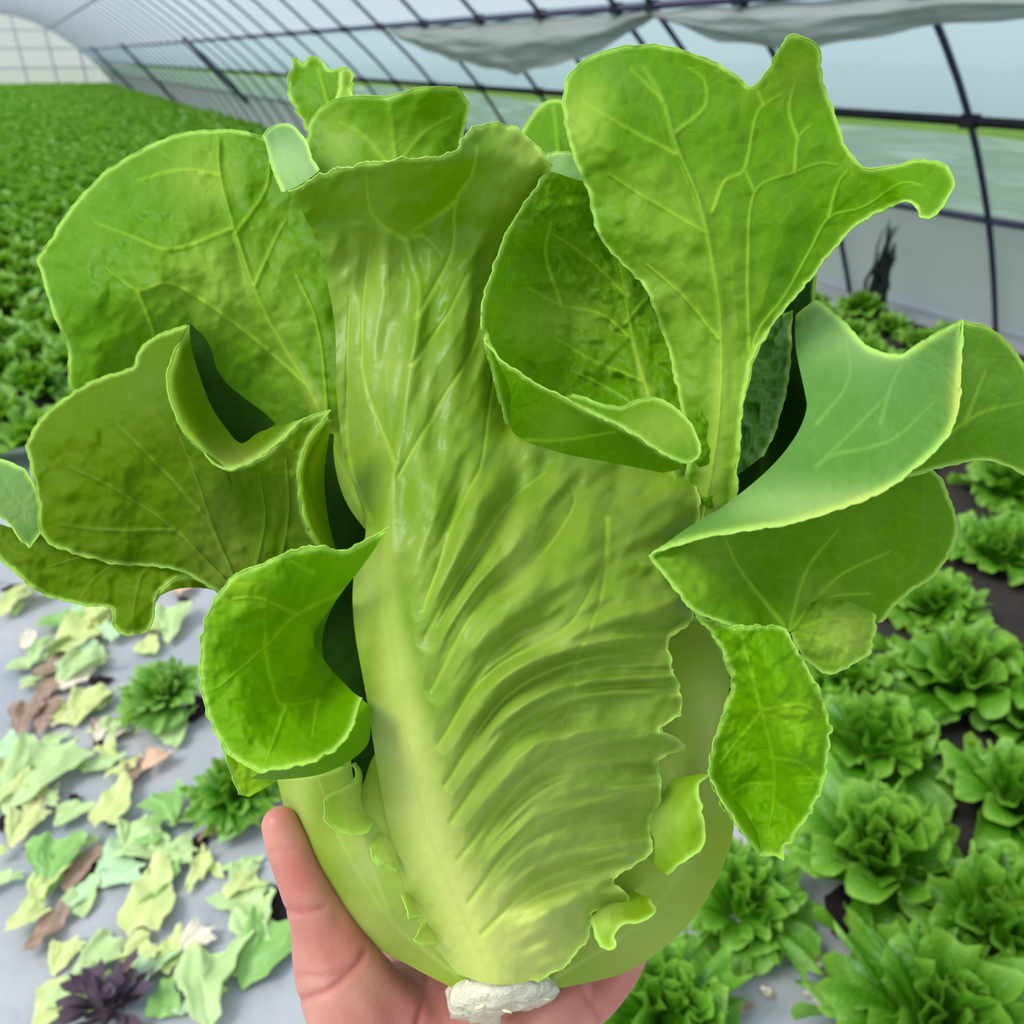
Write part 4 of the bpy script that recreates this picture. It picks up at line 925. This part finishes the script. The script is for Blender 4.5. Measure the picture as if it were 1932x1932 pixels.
hand = obj('hand', hand_me, None, None, tuple(BASE))
tag(hand, 'bare left hand gripping the lettuce from below, thumb up its left side', 'hand')

# ------------------------------------------------------------------ field lettuces
def plant_material(name, green, pale, dark=None):
    mt, t, N = new_mat(name)
    at = N('Attribute'); at.attribute_name = 'pale'
    oi = N('ObjectInfo'); tcn = N('TexCoord')
    no = N('TexNoise'); no.inputs['Scale'].default_value = 40; no.inputs['Detail'].default_value = 3; t.links.new(tcn.outputs['Object'], no.inputs['Vector'])
    f_ = mth(t, 'ADD', mth(t, 'MULTIPLY', at.outputs['Fac'], 0.9), mth(t, 'ADD', mth(t, 'MULTIPLY', mth(t, 'SUBTRACT', no.outputs['Fac'], 0.5), 0.6), mth(t, 'MULTIPLY', mth(t, 'SUBTRACT', oi.outputs['Random'], .5), 0.22)), True)
    c = mixc(t, f_, green, pale)
    pr = N('BsdfPrincipled'); pr.inputs['Roughness'].default_value = 0.42; t.links.new(c, pr.inputs['Base Color'])
    bp = N('Bump'); bp.inputs['Strength'].default_value = 0.5; bp.inputs['Distance'].default_value = 0.006
    n2 = N('TexNoise'); n2.inputs['Scale'].default_value = 110; t.links.new(tcn.outputs['Object'], n2.inputs['Vector'])
    t.links.new(n2.outputs['Fac'], bp.inputs['Height']); t.links.new(bp.outputs[0], pr.inputs['Normal'])
    tl = N('BsdfTranslucent'); tm = N('Mix'); tm.data_type = 'RGBA'; tm.blend_type = 'MULTIPLY'; tm.inputs[0].default_value = 1
    t.links.new(c, tm.inputs[6]); tm.inputs[7].default_value = (1.4, 1.4, .4, 1); t.links.new(tm.outputs[2], tl.inputs[0])
    ms = N('MixShader'); ms.inputs[0].default_value = 0.25; t.links.new(pr.outputs[0], ms.inputs[1]); t.links.new(tl.outputs[0], ms.inputs[2])
    o = N('OutputMaterial'); t.links.new(ms.outputs[0], o.inputs[0])
    return mt


M_plant = plant_material('field_lettuce', (0.07, 0.25, 0.004), (0.25, 0.47, 0.055))
M_plant_pale = plant_material('pale_lettuce', (0.12, 0.32, 0.02), (0.36, 0.58, 0.16))


def frill_leaf(rnd, L, W, e0, e1, ruff, ns, nt, freq, tmax=1.15):
    """one frilly fan-shaped leaf growing along +X: elevation runs from e0 at the base to e1 at the margin"""
    ph = rnd.uniform(0, 6.3); ph2 = rnd.uniform(0, 6.3); cup = rnd.uniform(.05, .30); bend = rnd.uniform(-.2, .2)
    M = 24; us = np.linspace(0, 1.08, M); el = e0 + (e1 - e0) * np.clip(us, 0, 1) ** 1.5
    px = np.r_[0, np.cumsum(np.cos(el[:-1]) * np.diff(us))] * L; pz = np.r_[0, np.cumsum(np.sin(el[:-1]) * np.diff(us))] * L
    V = []; pl = []
    for i in range(ns):
        r = i / (ns - 1)
        for j in range(nt):
            t_ = -1 + 2 * j / (nt - 1); th = t_ * tmax
            lob = 1 + 0.07 * math.sin(freq * 1.3 * th + ph2) * r
            u = r * (0.42 + 0.58 * math.cos(th) ** 0.7) * lob * (1 if abs(t_) < 1 else .97)
            v = W * 1.35 * math.sin(th) / math.sin(tmax) * (0.18 * min(1, r * 4) + 0.82 * r ** 1.15) * lob
            e = float(np.interp(u, us, el)); x = float(np.interp(u, us, px)); z = float(np.interp(u, us, pz))
            amp = ruff * r ** 2.6
            n_ = amp * (math.sin(freq * th + ph) + 0.35 * math.sin(2.3 * freq * th + ph2)) + cup * W * t_ * t_ * r
            V.append((x - math.sin(e) * n_, v + bend * u * L * r + amp * .5 * math.cos(freq * th + ph), z + math.cos(e) * n_))
            pl.append(min(1, 0.95 * r ** 7 + 0.5 * max(0, 1 - r * 2.4) + 0.30 * math.exp(-(th / .10) ** 2) * (1 - r)))
    F_ = [(i * nt + j, i * nt + j + 1, (i + 1) * nt + j + 1, (i + 1) * nt + j) for i in range(ns - 1) for j in range(nt - 1)]
    return np.array(V), F_, pl


def rosette(rnd, n, scale, upright):
    """leaf placements of one head: (ring 0 outer .. 1 heart, turn about the stem, lift)"""
    outp = []
    for k in range(n):
        q = k / (n - 1)
        outp.append((q, k * 2.39996 + rnd.uniform(-.25, .25), 0.012 + 0.028 * q))
    return outp


rp = random.Random(21)
RINGS = 5
leaf_lib = []         # leaf meshes per ring, high detail
for r_ in range(RINGS):
    q = r_ / (RINGS - 1); row = []
    for k in range(3):
        L = (0.165 - 0.055 * q) * rp.uniform(.92, 1.08); W = (0.078 - 0.028 * q) * rp.uniform(.9, 1.1)
        V, F_, pl = frill_leaf(rp, L * (1.05 + .10 * q), W * 1.02, math.radians(52 + 40 * q), math.radians(-48 + 150 * q), 0.020 - 0.006 * q, 13, 37, rp.uniform(8.5, 12))
        me = mesh_from('leaf', V, F_, True, {'pale': pl}); me.materials.append(M_plant); row.append(me)
    leaf_lib.append(row)


def big_plant(x, y, s, label, group=None, nleaf=22, pale=False, cat='lettuce', seed=0):
    rr = random.Random(seed * 13 + 5)
    e = empty('field_lettuce', (x, y, 0)); tag(e, label, cat, group)
    e.scale = (s, s, s * rr.uniform(.95, 1.1)); e.rotation_euler = (rr.uniform(-.08, .08), rr.uniform(-.08, .08), rr.uniform(0, 6.28))
    for q, a, z in rosette(rr, nleaf, s, 0):
        me = leaf_lib[min(RINGS - 1, int(q * RINGS))][rr.randrange(3)]
        o = bpy.data.objects.new('leaf', me); COL.objects.link(o); o.parent = e
        o.location = (0.012 * math.cos(a), 0.012 * math.sin(a), z)
        o.rotation_euler = (rr.uniform(-.15, .15), rr.uniform(-.15, .15), a)
        sc = rr.uniform(.85, 1.12); o.scale = (sc, sc, sc)
        if pale:
            o.material_slots[0].link = 'OBJECT'; o.material_slots[0].material = M_plant_pale
    return e


def plant_mesh(name, rnd, n, ns, nt):
    V = []; F_ = []; P = []; k0 = 0
    for q, a, z in rosette(rnd, n, 1, 0):
        L = (0.165 - 0.055 * q) * rnd.uniform(.88, 1.12); W = (0.080 - 0.028 * q) * rnd.uniform(.9, 1.15)
        v, f_, pl = frill_leaf(rnd, L, W, math.radians(50 + 42 * q), math.radians(-40 + 140 * q), 0.020, ns, nt, 7)
        ca, sa = math.cos(a), math.sin(a)
        v = np.c_[v[:, 0] * ca - v[:, 1] * sa, v[:, 0] * sa + v[:, 1] * ca, v[:, 2] + z]
        V.append(v); F_ += [tuple(i + k0 for i in x) for x in f_]; P += pl; k0 += len(v)
    return np.vstack(V), F_, P


# hand-placed near plants: pixel of the middle of the plant, size, label
near = [
    (1665, 1600, 1.12, 'frilly lettuce plant just right of the held head, above the pale litter on the film'),
    (1262, 1900, 0.95, 'lettuce plant at the bottom edge right beside the fingers'),
    (1400, 1690, 0.80, 'small lettuce plant peeping out under the bright ear of the held head'),
    (1790, 1905, 1.10, 'lettuce plant cut by the bottom edge, near the lower right corner'),
    (1905, 1730, 1.15, 'tall lettuce plant cut by the right edge, above the corner plant'),
    (1830, 1265, 1.10, 'rounded frilly lettuce plant at mid right with scalloped lower leaves'),
    (1655, 1390, 1.05, 'lettuce plant touching the right side of the bright ear leaf'),
    (1925, 1490, 1.0, 'lettuce plant on the right edge between the two frilly rounded ones'),
    (1770, 1130, 0.85, 'small lettuce plant below the shaded lower right leaf'),
    (1895, 1025, 1.0, 'lettuce plant under the folded right leaf, at the right edge'),
    (1915, 905, 1.0, 'lettuce plant half hidden by the tip of the folded right leaf'),
    (1600, 1275, 0.8, 'dark lettuce plant just below the pale hanging lobe'),
    (1940, 1330, 0.9, 'lettuce plant cut by the right edge beside the scalloped one'),
    (305, 1300, 0.62, 'small rounded lettuce left standing among the litter, left of the held head'),
    (445, 1480, 0.62, 'small dark green lettuce left standing just above the thumb tip'),
]
taken = []
for i, (px, py, s, lb) in enumerate(near):
    g = ground(px, py, 0.09 * s)
    big_plant(g[0], g[1], s * .86, lb, nleaf=17, seed=i, pale=i == 13)
    taken.append((g[0], g[1], 0.13 * s))

cands = []
rf = random.Random(99); SP = 0.285
iy = 0; yv = 0.12
while yv < YE - 1.0:
    xv = -1.2 + (SP / 2 if iy % 2 else 0)
    while xv < 3.72:
        x = xv + rf.uniform(-.035, .035); y = yv + rf.uniform(-.035, .035)
        left_field = y > 2.95 + 0.25 * math.sin(x * 2)
        right_bed = x > 0.66 + 0.10 * math.sin(y * 3.1)
        if left_field or right_bed:
            p = project((x, y, 0.1))
            if p and -170 / max(.3, p[2]) - 60 < p[0] < 1990 + 260 / p[2] + 900 and p[1] < 2300 + 260 / p[2] and all((x - a) ** 2 + (y - b) ** 2 > (c_ + .125) ** 2 for a, b, c_ in taken):
                outside = p[0] > 1990 + 260 / p[2] or p[1] > 1990 + 260 / p[2]
                cands.append((p[2] + (1000 if outside else 0), x, y, left_field and x < 1.6, iy))
        xv += SP
    yv += SP * 0.93; iy += 1
cands.sort()
ORD = 'first second third fourth fifth sixth seventh eighth ninth tenth eleventh twelfth thirteenth fourteenth fifteenth sixteenth seventeenth eighteenth nineteenth twentieth'.split()
def ordn(i):
    if i < 20: return ORD[i]
    t_ = {2: 'twenty', 3: 'thirty', 4: 'forty', 5: 'fifty', 6: 'sixty'}[(i + 1) // 10]
    return (t_ + '-' + ORD[(i + 1) % 10 - 1]) if (i + 1) % 10 else {2: 'twentieth', 3: 'thirtieth', 4: 'fortieth', 5: 'fiftieth', 6: 'sixtieth'}[(i + 1) // 10]
rank = {}
for r_ in sorted({c_[4] for c_ in cands}):
    for k, c_ in enumerate(sorted((c_ for c_ in cands if c_[4] == r_), key=lambda q: -q[1])):
        rank[(c_[1], c_[2])] = (r_, k)
row0 = {lf_: min(c_[4] for c_ in cands if c_[3] == lf_) for lf_ in (True, False) if any(c_[3] == lf_ for c_ in cands)}
pm = []
for k in range(5):
    V, F_, P = plant_mesh('field_lettuce', random.Random(300 + k), 16, 6, 13)
    me = mesh_from('field_lettuce', V, F_, True, {'pale': P}); me.materials.append(M_plant); pm.append(me)
N_BIG = 18
nbig = 0
for i, (dz, x, y, lf, rw) in enumerate(cands[:285]):
    s = rf.uniform(.86, 1.08) * (1.0 if lf else .80)
    if lf:
        lb, gp = 'field lettuce at the left, %s row back, %s plant in from the right wall' % (ordn(rw - row0[True]), ordn(rank[(x, y)][1])), 'lettuces of the far field'
    else:
        lb, gp = 'lettuce of the right bed, %s row from the viewer, %s plant from the wall' % (ordn(rw - row0[False]), ordn(rank[(x, y)][1])), 'lettuces of the right hand bed'
    if i < N_BIG:
        big_plant(x, y, s, lb, gp, 16, seed=400 + i)
        continue
    o = bpy.data.objects.new('field_lettuce', pm[i % 5]); COL.objects.link(o)
    o.location = (x, y, 0); o.rotation_euler = (rf.uniform(-.1, .1), rf.uniform(-.1, .1), rf.uniform(0, 6.28)); o.scale = (s, s, s * rf.uniform(.9, 1.15))
    tag(o, lb, 'lettuce', gp)
# the rest of the field, too many to count
V, F_, P = plant_mesh('x', random.Random(77), 9, 4, 5)
lows = [(V, np.array(F_), np.array(P))] + [(lambda r: (r[0], np.array(r[1]), np.array(r[2])))(plant_mesh('x', random.Random(78 + k), 9, 4, 5)) for k in range(3)]
AV = []; AF = []; AP = []; k0 = 0
for i, (dz, x, y, lf, rw) in enumerate(cands[285:]):
    v, f_, p_ = lows[i % 4]; a = rf.uniform(0, 6.28); s = rf.uniform(.95, 1.2)
    ca, sa = math.cos(a) * s, math.sin(a) * s
    AV.append(np.c_[v[:, 0] * ca - v[:, 1] * sa + x, v[:, 0] * sa + v[:, 1] * ca + y, v[:, 2] * s * rf.uniform(.9, 1.15)]); AF.append(f_ + k0); AP.append(p_); k0 += len(v)
if AV:
    me = mesh_from('lettuce_field', np.vstack(AV), np.vstack(AF), True, {'pale': np.concatenate(AP)})
    tag(obj('lettuce_field', me, M_plant), 'far rows of green lettuce running to the end of the greenhouse', 'lettuce field', kind='stuff')
print('plants', len(cands), 'verts', k0)

# ------------------------------------------------------------------ litter on the film
def litter_material(name, c1, c2, trans=0.15):
    mt, t, N = new_mat(name)
    tcn = N('TexCoord'); no = N('TexNoise'); no.inputs['Scale'].default_value = 35; no.inputs['Detail'].default_value = 4
    t.links.new(tcn.outputs['Object'], no.inputs['Vector'])
    c = mixc(t, no.outputs['Fac'], c1, c2)
    at = N('Attribute'); at.attribute_name = 'pale'
    c = mixc(t, mth(t, 'MULTIPLY', at.outputs['Fac'], .5), c, tuple(min(1, q * 1.35) for q in c2))
    pr = N('BsdfPrincipled'); pr.inputs['Roughness'].default_value = 0.5; t.links.new(c, pr.inputs['Base Color'])
    tl = N('BsdfTranslucent'); t.links.new(c, tl.inputs[0])
    ms = N('MixShader'); ms.inputs[0].default_value = trans; t.links.new(pr.outputs[0], ms.inputs[1]); t.links.new(tl.outputs[0], ms.inputs[2])
    o = N('OutputMaterial'); t.links.new(ms.outputs[0], o.inputs[0])
    return mt


LM = {'p': litter_material('litter_pale', (0.30, 0.47, 0.14), (0.58, 0.70, 0.34)), 'y': litter_material('litter_yellow', (0.42, 0.50, 0.10), (0.72, 0.76, 0.36)),
      'g': litter_material('litter_green', (0.12, 0.32, 0.05), (0.34, 0.56, 0.16)), 'm': litter_material('litter_mint', (0.36, 0.54, 0.28), (0.56, 0.74, 0.46)),
      'c': litter_material('litter_cream', (0.70, 0.58, 0.44), (0.88, 0.78, 0.62)), 't': litter_material('litter_tan', (0.20, 0.11, 0.08), (0.46, 0.30, 0.22)), 'o': litter_material('litter_orange', (0.70, 0.36, 0.22), (0.85, 0.55, 0.38)),
      'b': litter_material('litter_brown', (0.05, 0.028, 0.03), (0.13, 0.07, 0.07), 0.0)}
WORD = {'p': 'pale green', 'y': 'yellowish', 'g': 'green', 'm': 'mint green', 'c': 'cream withered', 't': 'brownish withered', 'o': 'orange tan withered', 'b': 'dark brown'}
shapes = []
rl = random.Random(4)
def scrap(rnd, k):
    """crumpled torn piece of leaf, unit size"""
    na, nr = 28, 9; V = [(0, 0, 0)]; pl = [0.6]; el = rnd.uniform(.40, .75); ph = [rnd.uniform(0, 6.3) for _ in range(5)]; lob = rnd.choice((2, 3, 3, 4))
    am = rnd.uniform(.06, .20); fo = rnd.uniform(0, 3.1); fs = rnd.uniform(.15, .5)
    for i in range(1, nr):
        r = i / (nr - 1)
        for j in range(na):
            a = 2 * math.pi * j / na
            R = 0.5 * (1 + am * math.sin(lob * a + ph[0]) + .05 * math.sin(7 * a + ph[1]) + .035 * math.sin(12 * a + ph[2])) * r
            x, y = R * math.cos(a), el * R * math.sin(a)
            q = x * math.cos(fo) + y * math.sin(fo)
            z = fs * abs(q) + .035 * math.sin(9 * x + ph[3]) * math.sin(11 * y + ph[4]) + .055 * r ** 3 * math.sin(6 * a + ph[1]) + .03 * r ** 3 * math.sin(11 * a + ph[2])
            V.append((x, y, z)); pl.append(.5 * math.exp(-(y / .06) ** 2) + .4 * r ** 6)
    F_ = [(0, 1 + j, 1 + (j + 1) % na) for j in range(na)]
    for i in range(nr - 2):
        for j in range(na):
            F_.append((1 + i * na + j, 1 + (i + 1) * na + j, 1 + (i + 1) * na + (j + 1) % na, 1 + i * na + (j + 1) % na))
    V = np.array(V, float); V[:, 2] -= V[:, 2].min()
    return V, F_, pl


for k in range(10):
    if k % 2:
        shapes.append(scrap(rl, k))
    else:
        V, F_, pl = frill_leaf(rl, 1.0, rl.uniform(.26, .42), math.radians(rl.uniform(10, 40)), math.radians(rl.uniform(-50, -15)), rl.uniform(.05, .10), 10, 25, rl.uniform(6, 9), rl.uniform(.6, 1.0))
        V[:, 2] += 0.06 * fbm(V[:, 0] * 5, V[:, 1] * 7, k); V[:, 1] += 0.05 * fbm(V[:, 0] * 6, V[:, 1] * 6, k + 3); V[:, 0] += 0.05 * fbm(V[:, 0] * 6, V[:, 1] * 6, k + 5); V[:, 0] -= 0.5; V[:, 2] -= V[:, 2].min(); shapes.append((V, F_, pl))
lib = {}


def litter(px, py, L, rot, kind, shp=None, label=None, flat=1.0, group=None, name='fallen_leaf'):
    k = shp if shp is not None else rl.randrange(len(shapes))
    if (k, kind) not in lib:
        V, F_, pl = shapes[k]; me = mesh_from('fallen_leaf', V, F_, True, {'pale': pl}); me.materials.append(LM[kind]); lib[(k, kind)] = me
    g = ground(px, py, 0.005)
    o = bpy.data.objects.new(name, lib[(k, kind)]); COL.objects.link(o)
    o.location = (g[0], g[1], 0.003); o.scale = (L, L, L * flat); o.rotation_euler = (0, 0, rot)
    tag(o, label or '%s torn lettuce leaf scrap lying on the grey film at lower left' % WORD[kind], 'leaf', group or ('%s leaf scraps on the film' % WORD[kind]))
    o['px'] = px; o['py'] = py; o['word'] = WORD[kind]; o['size'] = L; LIT.append(o)
    return o


LIT = []
heroes = [
    (390, 1870, .17, 0.9, 'p', 'large pale leaf lying at the bottom edge left of the thumb base'),
    (285, 1700, .15, 0.7, 'y', 'long yellowish leaf with a straight torn side below the curled pale leaf'),
    (282, 1600, .11, 1.9, 'p', 'curled pale leaf with a dark hole in its middle'),
    (300, 1660, .12, 0.2, 'g', 'darker green leaf under the curled holed one'),
    (318, 1530, .11, 1.2, 'g', 'soft green leaf with a pale rim above the curled holed one'),
    (218, 1610, .09, 0.3, 'm', 'rounded mint green leaf beside the curled holed one'),
    (100, 1640, .14, 0.8, 'g', 'narrow green leaf lying diagonally near the left edge'),
    (80, 1680, .10, 0.8, 'y', 'bright yellow shred lying on the narrow diagonal leaf'),
    (215, 1520, .12, 0.6, 'y', 'forked yellow green leaf in the middle of the film'),
    (70, 1470, .19, 0.45, 'p', 'broad pale leaf at the left edge above the cream scrap'),
    (60, 1545, .09, 0.5, 'c', 'cream scrap on the film near the left edge'),
    (292, 1438, .07, 0.2, 'o', 'small orange withered scrap below the small round lettuce'),
    (250, 1458, .07, 0.5, 't', 'brown withered scrap left of the orange one'),
    (205, 1420, .06, 1.4, 'y', 'small lemon yellow leaf below the brown hole'),
    (480, 1760, .12, 1.2, 'p', 'pale crumpled leaf close to the thumb'),
    (455, 1700, .10, 2.2, 'p', 'folded pale leaf left of the thumb joint'),
    (500, 1800, .13, 0.3, 'g', 'green leaf half hidden behind the thumb base'),
    (405, 1640, .05, 1.5, 'y', 'thin upright yellowish sliver left of the thumb'),
    (450, 1560, .12, 0.2, 'g', 'yellow green leaf reaching towards the thumb tip'),
    (150, 1200, .20, 0.3, 'y', 'big yellow green leaf under the tongue-like lobe'),
    (320, 1180, .15, 0.9, 'p', 'long pale leaf crossing the gap beneath the left leaves'),
    (30, 1140, .16, 0.5, 'y', 'yellowish leaf at the left edge under the drooping leaf'),
    (350, 1105, .10, 0.2, 'o', 'pinkish tan scrap in the gap left of the curled cup'),
    (1528, 1800, .05, 0.9, 'c', 'cream withered scrap on the bare film at lower right'),
    (1560, 1822, .045, 0.4, 't', 'brown scrap beside the cream one at lower right'),
]
for i, (px, py, L, rot, kd, lb) in enumerate(heroes):
    litter(px, py, L * 0.92, rot + 0.5, kd, i % 7, lb, 0.8)
for i in range(130):
    py = rl.uniform(1095, 1900); px = rl.uniform(-40, 520)
    if py > 1500 and rl.random() < 0.45: continue
    if px > 360 and 1150 < py < 1560: px -= 330
    kd = rl.choice('pppppyyyyygmmcct'); L = rl.uniform(.035, .11) * (1 if py < 1500 else .8)
    litter(px, py, L, rl.uniform(-.2, 1.6), kd, None, None, rl.uniform(.5, 1.1))
for i in range(10):
    litter(rl.uniform(1380, 1560), rl.uniform(1790, 1930), rl.uniform(.012, .03), rl.uniform(0, 3), rl.choice('cct'), None, 'tiny crumb of dry leaf on the film at lower right', 1.0, 'dry crumbs at lower right')
# planting holes with a crumb of dark soil
hole_v = [(math.cos(a) * (1 + .25 * math.sin(3 * a)), math.sin(a) * (1 + .2 * math.cos(2 * a)), 0.0) for a in np.linspace(0, 2 * math.pi, 14, endpoint=False)] + [(0.7 * math.cos(a), 0.7 * math.sin(a), 0.22 + .08 * math.sin(4 * a)) for a in np.linspace(0, 2 * math.pi, 14, endpoint=False)] + [(0, 0, .25)]
hole_f = [(i, (i + 1) % 14, 14 + (i + 1) % 14, 14 + i) for i in range(14)] + [(14 + i, 14 + (i + 1) % 14, 28) for i in range(14)]
hme_ = mesh_from('soil_clod', hole_v, hole_f); hme_.materials.append(plain('soil', (0.02, 0.012, 0.016), 0.95, 0.1, 0.5, 60))
SOIL = []
for px, py, s in ((38, 1432, .03), (188, 1284, .026), (196, 1384, .03), (372, 1335, .04), (258, 1448, .026), (18, 1555, .03), (140, 1505, .014), (25, 1110, .03), (345, 1130, .016), (375, 1590, .025), (180, 1632, .02), (520, 1715, .04), (215, 1545, .016), (1600, 1730, .06), (1720, 1800, .05)):
    g = ground(px, py, 0)
    o = bpy.data.objects.new('soil_clod', hme_); COL.objects.link(o); o.location = (g[0], g[1], -0.001); o.scale = (s, s * .7, s * .8); o.rotation_euler = (0, 0, px)
    SOIL.append((o, px, py)); tag(o, 'dark clod of soil at a planting hole in the film', 'soil', 'soil clods at the planting holes')
ANCH = [(px_, py_, ' '.join(lb_.split()[:k_])) for (px_, py_, lb_, k_) in (
    (390, 1870, 'large pale leaf at the bottom edge', 9), (285, 1700, 'long yellowish straight-sided leaf', 9), (282, 1600, 'curled leaf with the hole', 9), (100, 1640, 'narrow diagonal green leaf', 9), (215, 1520, 'forked yellow green leaf', 9),
    (70, 1470, 'broad pale leaf at the left edge', 9), (60, 1545, 'cream scrap', 9), (292, 1438, 'orange withered scrap', 9), (480, 1760, 'crumpled leaf by the thumb', 9), (305, 1300, 'small round lettuce', 9), (445, 1480, 'small dark lettuce', 9),
    (195, 1885, 'dark withered plant', 9), (150, 1200, 'big yellow green leaf', 9), (320, 1180, 'long pale leaf', 9), (30, 1140, 'yellowish edge leaf', 9), (350, 1105, 'pinkish tan scrap', 9))]
def beside(px, py):
    ds_ = sorted(((px - a) ** 2 + (py - b) ** 2, a, b, n_) for a, b, n_ in ANCH)[0]
    dx, dy = px - ds_[1], py - ds_[2]; far_ = ds_[0] ** .5
    d1 = ('left of' if dx < 0 else 'right of') if abs(dx) > abs(dy) else ('above' if dy < 0 else 'below')
    d2 = ('upper ' if dy < 0 else 'lower ') if abs(dx) > abs(dy) and abs(dy) > .4 * abs(dx) else ''
    pre = 'just ' if far_ < 45 else ('well ' if far_ > 95 else '')
    return '%s%s the %s' % (pre, (d2 + d1) if not d2 else d2 + d1.split()[0] + ' of', ds_[3])
for o, px, py in SOIL:
    o['label'] = 'dark soil clod ' + (beside(px, py) if px < 1000 else ('under the frilly plant right of the held head' if px < 1650 else 'between the lettuces near the lower right corner'))
for o in LIT:
    if o['label'].endswith('at lower left'):
        sz = 'tiny' if o['size'] < .05 else ('small' if o['size'] < .07 else ('medium' if o['size'] < .09 else 'broad'))
        o['label'] = '%s %s leaf scrap %s' % (sz, o['word'], beside(o['px'], o['py']).replace(' at the bottom edge', ' at the bottom').replace(' straight-sided', ''))
    for k in ('px', 'py', 'word', 'size'):
        del o[k]
bylab = {}
for o in LIT:
    bylab.setdefault(o['label'], []).append(o)
for lb_, os_ in bylab.items():
    if len(os_) == 2 and 'crumb' not in lb_:
        os_.sort(key=lambda q: project(q.location)[0])
        os_[0]['label'] = 'left-hand ' + lb_; os_[1]['label'] = 'right-hand ' + lb_
# dark withered plant at the bottom left
M_dead = plain('withered', (0.05, 0.03, 0.05), 0.8, 0.2, col2=(0.14, 0.095, 0.12), scale=60)
g = ground(195, 1885, 0.03); dead = empty('withered_plant', (g[0], g[1], 0)); tag(dead, 'dark withered purple-brown plant stump at the bottom left', 'dead plant')
rd_ = random.Random(8)
for k in range(34):
    V, F_, pl = frill_leaf(rd_, rd_.uniform(.05, .085), rd_.uniform(.005, .010), math.radians(rd_.uniform(15, 85)), math.radians(rd_.uniform(-20, 60)), .003, 7, 5, 4)
    o = obj('leaf', mesh_from('leaf', V, F_), M_dead, dead); o.rotation_euler = (0, 0, k * 2.4); o.location = (rd_.uniform(-.02, .02), rd_.uniform(-.02, .02), 0)
# dry weed hanging on the right wall
tp_ = (3.76, 2.78); wd_ = empty('dry_weed', (tp_[0], tp_[1], 0)); tag(wd_, 'black dried weed standing against the film of the right wall', 'weed')
for k in range(30):
    b = MB(); x0, y0 = rd_.uniform(-.03, .03), rd_.uniform(-.075, .075); h = rd_.uniform(.12, .50); q = [(x0, y0, 0)]
    for j in range(1, 6):
        q.append((x0 + rd_.uniform(-.012, .012), y0 * (1 - j * .1) + rd_.uniform(-.03, .03), h * j / 5))
    b.tube(q, [.012, .011, .010, .008, .006, .003], 5); b.build('stalk', bpy.data.materials.get('dry_weed') or plain('dry_weed', (0.02, 0.025, 0.025), .9, .1, .4, 30), wd_, True)
